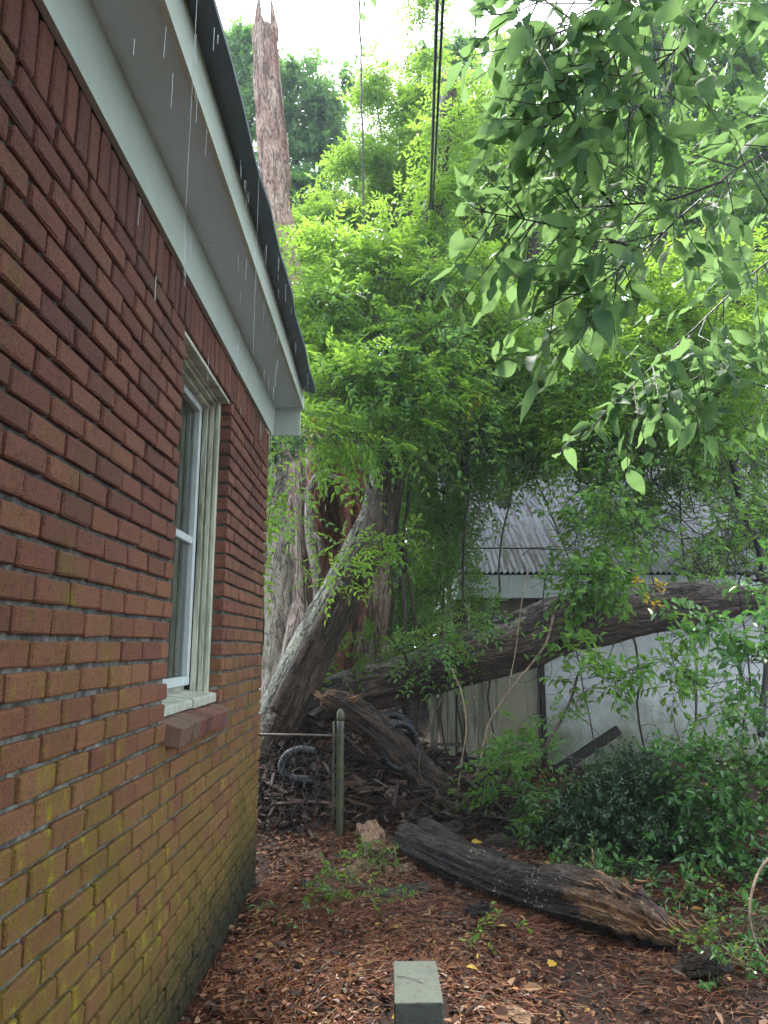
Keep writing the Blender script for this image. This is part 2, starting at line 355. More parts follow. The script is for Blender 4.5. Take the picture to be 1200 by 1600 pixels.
GB = [(0, (0.020, 0.070, 0.018)), (0.35, (0.045, 0.130, 0.022)), (0.7, (0.085, 0.20, 0.022)), (1, (0.16, 0.28, 0.025))]
GM = [(0, (0.018, 0.055, 0.013)), (0.4, (0.032, 0.095, 0.018)), (0.75, (0.055, 0.14, 0.022)), (1, (0.095, 0.20, 0.025))]
GD = [(0, (0.010, 0.030, 0.012)), (0.5, (0.020, 0.058, 0.018)), (1, (0.045, 0.10, 0.025))]
M['leaf_bright'] = leaf_mat('bright_leaf', GB, 0.34, 0.54, (0.48, 0.74, 0.08))
GV = [(0, (0.035, 0.10, 0.030)), (0.4, (0.065, 0.165, 0.040)), (0.75, (0.11, 0.23, 0.045)), (1, (0.19, 0.32, 0.05))]
M['leaf_vine'] = leaf_mat('vine_leaf', GV, 0.33, 0.52, (0.45, 0.74, 0.12), 0.5)
M['leaf_mid'] = leaf_mat('mid_leaf', GM, 0.34, 0.46, (0.28, 0.52, 0.06), .5)
M['leaf_dark'] = leaf_mat('dark_leaf', GD, 0.28, 0.28, (0.08, 0.22, 0.05), 0.55)
M['leaf_far'] = leaf_mat('far_leaf', [(0, (0.030, 0.075, 0.035)), (0.5, (0.055, 0.125, 0.050)), (1, (0.10, 0.20, 0.06))], 0.45, 0.50, (0.26, 0.50, 0.10), 0.4, 0.6)  # pale bluish cast of distance haze painted into these leaf colours
M['leaf_big'] = leaf_mat('broad_leaf', [(0, (0.032, 0.085, 0.052)), (0.5, (0.055, 0.130, 0.066)), (1, (0.095, 0.18, 0.055))], 0.6, 0.46, (0.32, 0.52, 0.16), 0.2, 3.0)
M['leaf_shrub'] = leaf_mat('shrub_leaf', GV, 0.25, 0.36, (0.12, 0.32, 0.05), 0.6)
M['leaf_yellow'] = leaf_mat('yellow_leaf', [(0, (0.45, 0.30, 0.03)), (0.6, (0.60, 0.38, 0.04)), (1, (0.50, 0.16, 0.03))], 0.5, 0.45, (0.7, 0.5, 0.05))

# ------------------------------------------------------------------ leaf builders
def norm(v): return v / (np.linalg.norm(v, axis=-1, keepdims=True) + 1e-9)
def leaf_geo(P, D, N, L, W, fold=0.3, droop=0.12):
    """6-vertex leaf folded on its midrib"""
    D = norm(D); Sd = norm(np.cross(N, D)); N = np.cross(D, Sd)
    L = np.asarray(L)[:, None]; W = np.asarray(W)[:, None]
    a = P; tip = P + D * L - N * L * droop
    l1 = P + D * L * .32 + Sd * W * .5 + N * W * fold * .5; r1 = P + D * L * .32 - Sd * W * .5 + N * W * fold * .5
    l2 = P + D * L * .70 + Sd * W * .36 + N * (W * fold * .36 - L * droop * .4); r2 = P + D * L * .70 - Sd * W * .36 + N * (W * fold * .36 - L * droop * .4)
    V = np.stack([a, l1, l2, tip, r2, r1], 1).reshape(-1, 3)
    i = np.arange(len(P))[:, None] * 6
    return V, np.vstack([i + [0, 1, 2, 3], i + [0, 3, 4, 5]])
def big_leaf_geo(P, D, N, L, W, fold=0.25, droop=0.2):
    """broad oval leaf, pointed tip, curved midrib, 5 stations"""
    D = norm(D); Sd = norm(np.cross(N, D)); N = np.cross(D, Sd); L = np.asarray(L)[:, None]; W = np.asarray(W)[:, None]; droop = droop * rng.uniform(-.4, 2.6, (len(P), 1)); fold = fold * rng.uniform(-.3, 2.4, (len(P), 1)); bendy = rng.normal(size=(len(P), 1)) * .10
    s = np.array([0, .06, .2, .38, .56, .74, .88, 1.0]); wv = np.array([.03, .22, .74, 1.0, .96, .68, .30, .0]) * .5
    n = len(P); cols = []
    for k in range(8):
        c = P + D * L * s[k] - N * L * droop * s[k] ** 2 + Sd * L * bendy * s[k] ** 2 + N * W * .06 * math.sin(k * 2.4); sd_ = Sd * W * wv[k]
        cols += [c + sd_ + N * W * wv[k] * fold, c, c - sd_ + N * W * wv[k] * fold]
    V = np.stack(cols, 1).reshape(-1, 3); i = np.arange(n)[:, None] * 24; Fs = []
    for k in range(7): Fs += [i + [3 * k, 3 * k + 3, 3 * k + 4, 3 * k + 1], i + [3 * k + 1, 3 * k + 4, 3 * k + 5, 3 * k + 2]]
    return V, np.vstack(Fs)
def rdir(n, z=0.0):
    v = rng.normal(size=(n, 3)); v[:, 2] += z; return norm(v)
def pinnate(P, D, N, L, pairs, ll, lw):
    """compound leaves: P,D,N (n,3) -> leaflet arrays"""
    n = len(P); D = norm(D); Sd = norm(np.cross(N, D)); N = np.cross(D, Sd)
    out = [[], [], [], [], []]
    L = np.asarray(L)
    for k in range(pairs):
        s = (k + 1.2) / (pairs + 0.8); q = P + D * (L * s)[:, None] + np.array([0, 0, -1.0]) * (L * .28 * s * s)[:, None]
        for sg in (-1, 1):
            d = D * 0.55 + Sd * sg * 0.85 - N * 0.18 + rng.normal(size=(n, 3)) * .12
            out[0].append(q); out[1].append(d); out[2].append(N + rng.normal(size=(n, 3)) * .22); sc = (1 - .35 * abs(s - .5))
            out[3].append(ll * sc * rng.uniform(.8, 1.15, n)); out[4].append(lw * sc * rng.uniform(.85, 1.15, n))
    q = P + D * L[:, None] + np.array([0, 0, -1.0]) * (L * .28)[:, None]
    out[0].append(q); out[1].append(D + np.array([0, 0, -.4])); out[2].append(N); out[3].append(np.full(n, ll)); out[4].append(np.full(n, lw))
    return [np.concatenate(o) for o in out]
def thin_tubes(A, B, ra, rb, bend=0.0):
    """many straight-ish 3-sided sticks A->B, one mid joint"""
    n = len(A); Dv = B - A; T = norm(Dv); ref = np.where(np.abs(T[:, 2:3]) < .9, np.array([[0, 0, 1.0]]), np.array([[1.0, 0, 0]])); U = norm(np.cross(T, ref)); W = np.cross(T, U)
    mid = (A + B) / 2 + (U * rng.normal(size=(n, 1)) + W * rng.normal(size=(n, 1))) * np.linalg.norm(Dv, axis=1)[:, None] * bend
    rows = []
    for P, r in ((A, ra), (mid, (np.asarray(ra) + np.asarray(rb)) / 2), (B, rb)):
        r = np.broadcast_to(r, (n,))[:, None]
        for a in (0, 2.094, 4.189): rows.append(P + (U * math.cos(a) + W * math.sin(a)) * r)
    V = np.stack(rows, 1).reshape(-1, 3); i = np.arange(n)[:, None] * 9; Fs = []
    for s in (0, 3):
        for k in range(3): Fs.append(i + [s + k, s + (k + 1) % 3, s + 3 + (k + 1) % 3, s + 3 + k])
    return V, np.vstack(Fs)

def shoots_in(blobs, nsh, clumps, sig=0.22, shell=0.5):
    """blobs: list of (centre, radii, weight).  Returns clump centres, shoot origins and outward directions"""
    wts = np.array([b[2] for b in blobs], float); wts /= wts.sum()
    cc, oo, dd, ci = [], [], [], []
    for (c, r, _), wt in zip(blobs, wts):
        nc = max(2, int(clumps * wt)); d = rdir(nc); rad = rng.uniform(shell, 1.15, (nc, 1)) ** .6
        cen = np.asarray(c) + d * rad * np.asarray(r); k0 = sum(len(x) for x in cc); cc.append(cen)
        ns = max(4, int(nsh * wt)); j = rng.integers(0, nc, ns)
        cs = rng.uniform(.45, 1.5, nc)[j][:, None]; o = cen[j] + rng.normal(size=(ns, 3)) * np.asarray(r) * sig * cs
        oo.append(o); dd.append(norm(norm((o - np.asarray(c)) / np.asarray(r)) * .8 + rdir(ns) * .8)); ci.append(j + k0)
    return np.vstack(cc), np.vstack(oo), np.vstack(dd), np.concatenate(ci)

def foliage(blobs, nsh, clumps, kind, size, shoot=0.35, leaves=7, up=0.15, droop=0.35, sig=0.22, shell=0.4, keep=None):
    """returns dict with leaf verts / faces, stem verts / faces and clump centres"""
    cc, O, D, ci = shoots_in(blobs, nsh, clumps, sig, shell)
    D = norm(D + np.array([0, 0, up]))
    if keep is not None:
        k = keep(O + D * shoot * .5); O, D, ci = O[k], D[k], ci[k]
    n = len(O); Ls = shoot * rng.uniform(.5, 1.3, n)
    Ps, Ds, Ns = [], [], []
    for k in range(leaves):
        s = (k + .6) / leaves
        p = O + D * (Ls * s)[:, None] + np.array([0, 0, -1.0]) * (Ls * droop * s * s)[:, None]
        az = rdir(n); side = norm(np.cross(D, az)); d = norm(D * .55 + side * 1.0 + np.array([0, 0, -.25]))
        Ps.append(p); Ds.append(d); Ns.append(norm(np.array([0, 0, 1.0]) + rng.normal(size=(n, 3)) * .38))
    P, Dd, Nn = np.vstack(Ps), np.vstack(Ds), np.vstack(Ns)
    m = len(P)
    if kind == 'pinnate':
        ll = size; L = ll * 4.2 * rng.uniform(.7, 1.2, m)
        a, b_, c_, d_, e_ = pinnate(P, Dd, Nn, L, 4, ll, ll * .42)
        V, Fc = leaf_geo(a, b_, c_, d_, e_)
    elif kind == 'big':
        V, Fc = big_leaf_geo(P, Dd, Nn, size * rng.uniform(.6, 1.15, m), size * .45 * rng.uniform(.8, 1.1, m))
    elif kind == 'oval':
        V, Fc = leaf_geo(P, Dd, Nn, size * rng.uniform(.6, 1.2, m), size * .52 * rng.uniform(.8, 1.1, m), .35, .2)
    else:
        V, Fc = leaf_geo(P, Dd, Nn, size * rng.uniform(.6, 1.2, m), size * .42 * rng.uniform(.8, 1.1, m))
    tips = O + D * Ls[:, None] + np.array([0, 0, -1.0]) * (Ls * droop)[:, None]
    sv, sf = thin_tubes(np.vstack([O, cc[ci]]), np.vstack([tips, O]), np.full(2 * n, .0035), np.full(2 * n, .0018), .06)
    return dict(V=V, F=Fc, sv=sv, sf=sf, cc=cc)

def blob(x, y, Y, rx, ry, w=1.0, dy=None):
    r = px(rx, x, y, Y), px(ry, x, y, Y); return (at(x, y, Y), (r[0], dy if dy else (r[0] + r[1]) / 2, r[1]), w)

def wob(P, amp, freq, seed):
    P = np.asarray(P, float); return P + np.stack([fbm(P * freq + k * 31, 3, seed + k) for k in range(3)], -1) * amp

def plant(name, label, cat, base, blobs, nsh, clumps, kind, size, leafmat, stemmat='vinebark', trunk=None, trunk_r=0.03, limb_r=0.012, group=None, stem_from=None, leafname='leaves', limbs=40, **kw):
    """a rooted plant: trunk / stems running from the base to its clumps, plus leaves"""
    root = empty(name, base, label, cat, group)
    fo = foliage(blobs, nsh, clumps, kind, size, **kw)
    mesh_np(leafname, fo['V'], fo['F'], M[leafmat], root)
    mb = MB(); base = np.asarray(base, float)
    tp = None
    if trunk is not None:
        tp = wob(spline(trunk, 28), .22 if not name.endswith('tree') else float(np.max(trunk_r)), 1.1, int(abs(trunk[0][0]) * 97) % 50); tr = interp(trunk_r if hasattr(trunk_r, '__len__') else [trunk_r, trunk_r * .35], 28)
        tm = MB(); tm.tube(tp, tr, 12); tm.build('trunk' if name.endswith('tree') else 'stem', M[stemmat], root, True, True)
    cc = fo['cc'][rng.permutation(len(fo['cc']))[:limbs]]
    nodes = [p for p in tp[4:]] if tp is not None else [base]
    dep = [0] * len(nodes); todo = [c for c in cc]
    if tp is None: todo.sort(key=lambda c: np.linalg.norm(c - base))
    else: todo.sort(key=lambda c: np.min(np.linalg.norm(tp - c, axis=1)))
    for c in todo:
        A_ = np.array(nodes); dd = np.linalg.norm(A_ - c, axis=1) + np.maximum(0, A_[:, 2] - c[2]) * .6; j = int(np.argmin(dd)); s0 = A_[j]; dl = np.linalg.norm(c - s0)
        m1 = s0 * .5 + c * .5 + np.array([0, 0, .12 * dl]) + rng.normal(size=3) * .10 * dl
        r0 = max(limb_r * .72 ** dep[j], limb_r * .22); P = wob(spline([s0, m1, c], 12), .05, 2.5, 9); mb.tube(P, np.linspace(r0, r0 * .6, 12), 5, False)
        nodes.append(c); dep.append(dep[j] + 1)
        if dl > .5: nodes.append(P[6]); dep.append(dep[j] + 1)
    V = np.vstack(mb.V); off = len(V); Q = np.vstack(mb.F[4])
    mesh_np('branches' if name.endswith('tree') else 'twigs', np.vstack([V, fo['sv']]), [Q, fo['sf'] + off], M[stemmat], root, True, {'bk': np.vstack([np.vstack(mb.A), fo['sv'] * 1.0])})
    return root

# ------------------------------------------------------------------ the ground
def gh(x, y):
    x = np.asarray(x, float); y = np.asarray(y, float); p = np.stack([x, y, x * 0], -1)
    h = fbm(p * 1.1, 3, 5) * .05 + fbm(p * 5, 3, 6) * .016
    h = h + .10 * np.clip((x - 1.6) / 1.5, 0, 1) * np.clip((y - 4) / 2, 0, 1)
    mound = np.exp(-(((x + .9) / 1.7) ** 2 + ((y - 7.9) / 1.0) ** 2)) * .60
    mound = mound + np.exp(-(((x - .2) / .55) ** 2 + ((y - 7.5) / .7) ** 2)) * .22
    h = h + mound * (1 + .35 * fbm(p * 3, 3, 8))
    near = np.exp(-((x - .14) ** 2 + (y - 3.38) ** 2) / .12)
    h = h * (1 - near)
    wallc = np.clip((x + .87) / .25, 0, 1); return h * np.where((y < 5.4), wallc, 1) + .03 * np.exp(-((x + .87) / .12) ** 2) * (y < 5.3)
xs = np.concatenate([np.linspace(-90, -6, 12), np.linspace(-5, -1.6, 20), np.arange(-1.5, 4.6, .035), np.linspace(4.8, 14, 40), np.linspace(17, 90, 12)])
ys = np.concatenate([np.linspace(-60, -3, 8), np.linspace(-2, 1.8, 12), np.arange(2, 10.2, .035), np.linspace(10.5, 30, 40), np.linspace(36, 160, 12)])
Xg, Yg = np.meshgrid(xs, ys); Zg = gh(Xg, Yg)
nx, ny = len(xs), len(ys); i = (np.arange(ny - 1)[:, None] * nx + np.arange(nx - 1)[None, :]).ravel()
m, t, b = mat('soil_litter', 0.7, 0.15); g = wpos(t)
n1 = noise(t, g, 2.2, 5); n2 = noise(t, g, 45, 5, 0.7); vo = node(t, 'ShaderNodeTexVoronoi'); vo.inputs['Scale'].default_value = 38; t.links.new(g, vo.inputs['Vector'])
c = mixc(t, maprange(t, n2, .35, .68), (0.012, 0.007, 0.005), (0.060, 0.024, 0.015)); c = mixc(t, maprange(t, n1, .45, .65, 0, .6), c, (0.018, 0.013, 0.010))
c = mixc(t, maprange(t, vo.outputs['Distance'], .3, .1, 0, .6), c, (0.09, 0.042, 0.025))
t.links.new(c, b.inputs[0]); bump(t, b, maths(t, 'ADD', n2, vo.outputs['Distance']), .9, .012)
tag(mesh_np('ground', np.stack([Xg, Yg, Zg], -1).reshape(-1, 3), np.stack([i, i + 1, i + nx + 1, i + nx], -1), m, None, True), kind='structure')

# ------------------------------------------------------------------ the brick house
WX, WY = -0.87, 5.24
OY0, OY1, OZ0, OZ1 = 2.965, 3.93, 1.30, 2.985
house = empty('brick_house', (WX, WY, 0), 'red brick house corner with mossy lower courses, green-white eaves and one window', 'house')
mb = MB()
def jbrick(lo, hi, axis=0):
    lo = np.array(lo, float); hi = np.array(hi, float); j = rng.normal(size=3) * .0012; e = rng.uniform(-.0015, .0015, 3)
    mb.box(lo + j - e * .4, hi + j + e, .0055, rotm(*(rng.normal(size=3) * [.005, .004, .007]))); mb.V[-1] = mb.V[-1] + rng.normal(size=mb.V[-1].shape) * .0011
def run(y0, y1, z0, z1, row):
    off = (.105 if row % 2 else 0) + .035; y = WY + off - .21
    while y > y0 - .21:
        a, c_ = max(y, y0), min(y + .191, y1)
        if c_ - a > .025: jbrick((WX - .09, a, z0), (WX, c_, z1))
        y -= .21
zt = 2.975; row = 0
while zt > -.15:
    z1, z0 = zt, zt - .0655
    if z0 < OZ0 - .12 or z0 > OZ1: run(-2.5, WY, z0, z1, row)
    else: run(-2.5, OY0, z0, z1, row); run(OY1, WY, z0, z1, row)
    zt -= .08; row += 1
y = WY - .07
while y > -2.5:
    jbrick((WX - .09, y, 2.985), (WX, y + .064, 3.176)); y -= .08
# gable wall round the corner (faces away from the camera)
zt = 2.975; row = 0
while zt > -.15:
    x = WX - .205 - (.105 if row % 2 else 0) + .105
    while x > -4.8:
        jbrick((x, WY - .085, zt - .07), (min(x + .2, WX - .092), WY + .003, zt)); x -= .21
    zt -= .08; row += 1
# brick faces back to shape
mb.build('wall', M['brick'], house)
mo = MB()
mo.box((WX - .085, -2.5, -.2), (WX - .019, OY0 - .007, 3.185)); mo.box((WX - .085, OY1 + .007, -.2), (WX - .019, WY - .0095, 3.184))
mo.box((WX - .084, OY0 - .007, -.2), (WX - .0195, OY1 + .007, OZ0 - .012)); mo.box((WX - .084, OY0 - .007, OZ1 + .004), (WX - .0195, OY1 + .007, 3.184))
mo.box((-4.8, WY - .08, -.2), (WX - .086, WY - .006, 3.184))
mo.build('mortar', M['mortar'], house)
# mortar droppings and rough arris under the lintel
# window sill course
mb = MB(); nb = 9; wy = (OY1 - OY0) / nb
for k in range(nb):
    y0 = OY0 + k * wy + .004; y1 = y0 + wy - .010; dz = rng.normal() * .0025; dx = rng.normal() * .003
    lo, hi = WX - .06, WX + .066 + dx
    pts = [(lo, y0, 1.312 + dz), (hi, y0, 1.278 + dz), (hi - .014, y0, 1.200 + dz), (lo, y0, 1.215 + dz)]
    mb.prism(pts, (0, y1 - y0, 0))
sillb = mb.build('brick_sill', M['sillbrick'], house); bm_ = sillb.modifiers.new('b', 'BEVEL'); bm_.width = .004; bm_.segments = 1
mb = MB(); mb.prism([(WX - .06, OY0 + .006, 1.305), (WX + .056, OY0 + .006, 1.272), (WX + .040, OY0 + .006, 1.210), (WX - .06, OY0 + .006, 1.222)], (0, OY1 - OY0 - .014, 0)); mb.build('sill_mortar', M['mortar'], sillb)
# window
mb = MB(); y0, y1, z0, z1 = OY0 + .05, OY1 - .055, 1.40, 2.93
for (a, b_, c_, d_) in ((y0, y1, z0, z0 + .045), (y0, y1, z1 - .04, z1)): mb.box((-1.068, a, c_), (-1.025, b_, d_), .004)
for (a, b_) in ((y0, y0 + .04), (y1 - .04, y1)): mb.box((-1.067, a, z0 + .045), (-1.026, b_, z1 - .04), .004)
mb.box((-1.065, y0 + .04, 2.14), (-1.034, y1 - .04, 2.18), .004)
win = mb.build('window', M['vinyl'], house); win['label'] = 'white framed sash window with dark glass'
mb = MB(); mb.box((-1.058, y0 + .02, z0 + .02), (-1.054, y1 - .02, z1 - .02)); mb.build('glass', M['glass'], win)
mb = MB()
for s, Y in ((1, OY1), (-1, OY0)):
    for (xa, xb, th) in ((-.955, -.934, .030), (-.964, -.955, .018), (-.988, -.964, .034), (-.996, -.988, .020), (-1.026, -.996, .044)):
        lo, hi = sorted((Y - s * th, Y + s * .004)); mb.box((xa, lo, 1.355), (xb - .0005, hi, 2.975), .003)
for (xa, xb, th) in ((-.955, -.934, .028), (-.988, -.955, .040), (-1.026, -.988, .055)):
    mb.box((xa, OY0 + .031, 2.981 - th), (xb - .0005, OY1 - .031, 2.981), .003)
mb.box((-.934, OY0 + .003, 2.962), (-.884, OY1 - .003, 2.982), .003)
mb.build('casing', M['frame'], win)
mb = MB(); mb.prism([(-1.07, OY0 + .003, 1.372), (-.912, OY0 + .003, 1.352), (-.905, OY0 + .003, 1.345), (-.905, OY0 + .003, 1.314), (-1.07, OY0 + .003, 1.314)], (0, .52, 0))
mb.prism([(-1.07, OY0 + .525, 1.376), (-.900, OY0 + .525, 1.358), (-.892, OY0 + .525, 1.350), (-.892, OY0 + .525, 1.312), (-1.07, OY0 + .525, 1.312)], (0, OY1 - OY0 - .53, 0))
mb.box((-1.12, OY0 + .04, 1.37), (-1.056, OY1 - .04, 1.405), .004)
o = mb.build('sill', M['sillw'], win); bm_ = o.modifiers.new('b', 'BEVEL'); bm_.width = .005; bm_.segments = 2
yy = np.linspace(OY0 - .2, OY1 + .2, 160); xx = -1.30 + .02 * np.sin(yy * 70) + .008 * np.sin(yy * 23)
V = np.concatenate([np.stack([xx, yy, yy * 0 + 1.2], -1), np.stack([xx, yy, yy * 0 + 3.1], -1)]); i = np.arange(159)
mesh_np('curtain', V, np.stack([i, i + 1, i + 161, i + 160], -1), M['curtain'], win, True)
mb = MB(); mb.box((-4.7, -2.4, .3), (-4.66, 5.1, 3.38)); mb.box((-4.7, -2.4, 3.38), (-.97, 5.1, 3.42)); mb.box((-4.7, -2.4, .26), (-.97, 5.1, .3)); mb.box((-4.66, 5.1, .3), (-.97, 5.14, 3.38))
mb.build('interior_walls', M['room'], house)
# eave
st = [(-2.6, 3.600, 3.572), (2.0, 3.600, 3.572), (3.3, 3.590, 3.560), (4.4, 3.56, 3.535), (5.30, 3.50, 3.50)]
mb = MB(); mb.prism([(WX, 0, 3.178), (WX + .022, 0, 3.178), (WX + .034, 0, 3.405), (WX, 0, 3.405)], (0, 7.78, 0)); mb.V[-1] -= np.array([0, 2.5, 0]); mb.build('frieze_board', M['frieze'], house)
mb = MB()
for ya, yb in ((-2.5, .6), (.603, 2.98), (2.984, 5.279)): mb.box((WX + .0, ya, 3.406 + rng.uniform(0, .0015)), (-.641, yb, 3.418), .0015)
for k in range(24):
    yk = -.2 + k * .24; xk = -.80 if k % 2 else -.68; mb.tube([(xk, yk, 3.4065), (xk, yk, 3.4035)], .0035, 8)
mb.build('soffit', M['eave'], house)
mb = MB()
for (a, za, _), (b_, zb, _) in zip(st[:-1], st[1:]):
    V = [(-.64, a, 3.392), (-.618, a, 3.392), (-.618, a, za - .012), (-.64, a, za - .002), (-.64, b_, 3.392), (-.618, b_, 3.392), (-.618, b_, zb - .012), (-.64, b_, zb - .002)]
    mb.add(V, [np.array([[1, 5, 6, 2], [0, 3, 7, 4], [0, 4, 5, 1], [2, 6, 7, 3]] + ([[4, 7, 6, 5]] if b_ == 5.30 else []) + ([[0, 1, 2, 3]] if a == -2.6 else []))])
mb.build('fascia_board', M['fascia'], house)
mb = MB(); mb.box((WX - .0, 5.2805, 3.182), (-.6415, 5.299, 3.54), .003); mb.build('end_board', M['frieze'], house)
# roof: asphalt sheet with a ragged drip edge
n = 120; ye = np.linspace(-2.6, 5.20, n); ze = np.interp(ye, [s[0] for s in st], [s[2] for s in st]); xe = -.520 + .004 * np.sin(ye * 9) + .006 * fbm(np.stack([ye * 4, ye * 0, ye * 0], -1), 3, 3)
rows = [np.stack([xe, ye, ze - .018], -1), np.stack([xe, ye, ze + .006], -1), np.stack([xe * 0 - .66, ye, ze + .045], -1), np.stack([xe * 0 - 4.7, ye, ze + 1.65], -1), np.stack([xe * 0 - 4.7, ye, ze + 1.62], -1), np.stack([xe * 0 - .66, ye, ze + .018], -1)]
V = np.stack(rows, 1).reshape(-1, 3); i = (np.arange(n - 1) * 6)[:, None]; Q = np.vstack([i + [k, (k + 1) % 6, (k + 1) % 6 + 6, k + 6] for k in range(6)])
mesh_np('roof', V, [Q, np.array([[5, 4, 3, 2, 1, 0], [(n - 1) * 6 + k for k in range(6)]])], M['roof'], house)
mb = MB(); mb.prism([(-4.75, 5.10, 3.18), (WX - .01, 5.10, 3.18), (WX - .01, 5.10, 3.60), (-4.75, 5.10, 5.12)], (0, .06, 0)); mb.build('gable_panel', M['eave'], house)
# cobbles of dried moss at the wall foot come with the litter

# ------------------------------------------------------------------ fence
g0 = ground_at(530, 1322); PX, PY = float(g0[0]), 6.25
m, t, b = mat('mossy_metal', 0.45, 0.5); g = wpos(t); n1 = noise(t, g, 16, 5); c = mixc(t, maprange(t, n1, .42, .6), (0.045, 0.045, 0.038), (0.065, 0.075, 0.025)); t.links.new(c, b.inputs[0]); b.inputs['Metallic'].default_value = .15; M['post'] = m
m, t, b = mat('galvanised_wire', 0.45, 0.5); g = wpos(t); n1 = noise(t, g, 20, 4); c = mixc(t, maprange(t, n1, .4, .6), (0.09, 0.075, 0.065), (0.05, 0.03, 0.02)); t.links.new(c, b.inputs[0]); b.inputs['Metallic'].default_value = .3; M['wire'] = m
fence = empty('chain_link_fence', (PX, PY, 0), 'sagging chain-link fence with mossy end post beside the brick house', 'fence')
mb = MB(); mb.tube(spline([(PX, PY, -.2), (PX, PY, 1.0)], 14), .031, 16); post = mb.build('post', M['post'], fence, True)
mb = MB(); mb.tube([(PX, PY, .985), (PX, PY, 1.005), (PX, PY, 1.03), (PX, PY, 1.055), (PX, PY, 1.075), (PX, PY, 1.08)], [.033, .035, .034, .028, .019, .010], 16); mb.build('cap', M['post'], post, True)
for z in (.30, .62, .86):
    mb = MB(); mb.tube([(PX, PY, z - .011), (PX, PY, z + .011)], .037, 16); mb.box((PX - .07, PY - .010, z - .012), (PX - .03, PY + .010, z + .012), .003); mb.build('clamp', M['post'], fence)
mb = MB(); mb.tube(spline([(PX - .055, PY, .12), (PX - .054, PY, .98)], 8), .009, 8); mb.build('tension_bar', M['post'], fence, True)
mb = MB(); mb.tube(wob(spline([(PX - .03, PY, .865), (-4.2, PY + .02, .90)], 20), .006, 1, 2), .012, 8); mb.build('rail', M['wire'], fence, True)
A = []; B = []
for k in range(45):
    for s in (0, 1):
        for j in range(8):
            xa = PX - .055 - k * .10 - (.05 if (j % 2) ^ s else 0); xb = PX - .055 - k * .10 - (0 if (j % 2) ^ s else .05)
            if xb < -4.2: continue
            za, zb = .86 - j * .10, .86 - (j + 1) * .10
            sag = lambda x, z: (x + .012 * math.sin(x * 7 + z * 5), PY - .012 + .03 * math.sin(x * 3.1) * math.sin(z * 4), z - .035 * abs(math.sin(x * 2.3)))
            A.append(sag(xa, za)); B.append(sag(xb, zb))
V, Q = thin_tubes(np.array(A), np.array(B), .0019, .0019, .02); mesh_np('wire_mesh', V, Q, M['wire'], fence)

# ------------------------------------------------------------------ dead wood
def log(name, P, r, matn, parent=None, k=40, n=120, amp=.12, freq=3.0, seed=1, flute=0, topdir=(-.3, -.2, 1), rotf=None, smooth=True, extra=None, fine=.02):
    P = wob(spline(P, n), float(np.mean(r)) * .12, 1.2, seed); rr = interp(r, n)
    info = {}
    def disp(pos, nrm, a, s, rad):
        rad_ = rad + 0 * a
        d = fbm(pos * freq, 4, seed) * amp * rad_
        q = np.stack([np.cos(a) * 4, np.sin(a) * 4, s * 1.3], -1); d = d + fbm(q * 1.6, 4, seed + 5) * fine * 2.2
        if flute: d = d + (np.abs(vnoise(np.stack([np.cos(a) * 2.2, np.sin(a) * 2.2, s * .25], -1), seed + 3)) - .3) * flute * rad_
        if extra is not None: d = d + extra(pos, nrm, a, s, rad_)
        info['n'] = nrm; info['pos'] = pos; info['a'] = a; info['s'] = s
        return d
    V, Fs, bk = tube_geo(P, rr, k, True, disp)
    td = np.array(topdir, float); td /= np.linalg.norm(td)
    top = np.concatenate([(info['n'].reshape(-1, 3) @ td) * .5 + .5 - .32, [0, 0]])
    rot = np.zeros(len(V))
    if rotf is not None: rot = np.concatenate([rotf(info['pos'], info['n'], info['a'], info['s']).reshape(-1), [1, 1]])
    return mesh_np(name, V, Fs, M[matn], parent, smooth, {'bk': bk, 'top': top, 'rot': rot})
def shards(n, P, D, spread, L, r, name, matn, parent, seed=0):
    """pointed wood splinters"""
    mb = MB(); D = np.asarray(D, float); D /= np.linalg.norm(D)
    for k in range(n):
        o_ = np.asarray(P) + rng.normal(size=3) * spread; d = D + rng.normal(size=3) * .28; d /= np.linalg.norm(d); l = L * rng.uniform(.35, 1.2); rk = r * rng.uniform(.5, 1.3)
        mb.tube([o_, o_ + d * l * .5 + rng.normal(size=3) * rk * .3, o_ + d * l], [rk, rk * .7, rk * .08], 5, False)
    return mb.build(name, M[matn], parent, False, True)

# big hollow trunk with the tall snag above it
YT = 9.0
pts = [(512, 1275), (512, 1150), (523, 1050), (533, 950), (533, 860), (526, 780), (510, 700), (490, 620), (462, 480), (437, 360), (424, 200), (416, 90), (414, 45)]
rad = [120, 100, 84, 74, 70, 66, 46, 34, 25, 23.5, 22.5, 20, 18]
P = np.array([at(x, y, YT) for x, y in pts]); P[0][2] = -.1
rr = [px(r, x, y, YT) for r, (x, y) in zip(rad, pts)]
n_ = 260
hc = at(520, 860, YT)
def cav(pos, nrm, a, s, rad):
    front = np.clip(-nrm[..., 1], 0, 1)
    z = pos[..., 2]; x = pos[..., 0]
    d1 = np.exp(-(((x - at(528, 800, YT)[0]) / .13) ** 4 + ((z - at(528, 800, YT)[2]) / .58) ** 4)) * -.42
    d2 = np.exp(-(((x - at(490, 940, YT)[0]) / .05) ** 2 + ((z - at(490, 940, YT)[2]) / .8) ** 2)) * -.12
    d3 = np.exp(-(((x - at(560, 850, YT)[0]) / .03) ** 2)) * -.10 * (z < 4.2)
    d4 = np.exp(-(((x - at(540, 1120, YT)[0]) / .10) ** 2 + ((z - at(540, 1120, YT)[2]) / .45) ** 2)) * -.22
    return front * (d1 + d2 + d3 + d4)
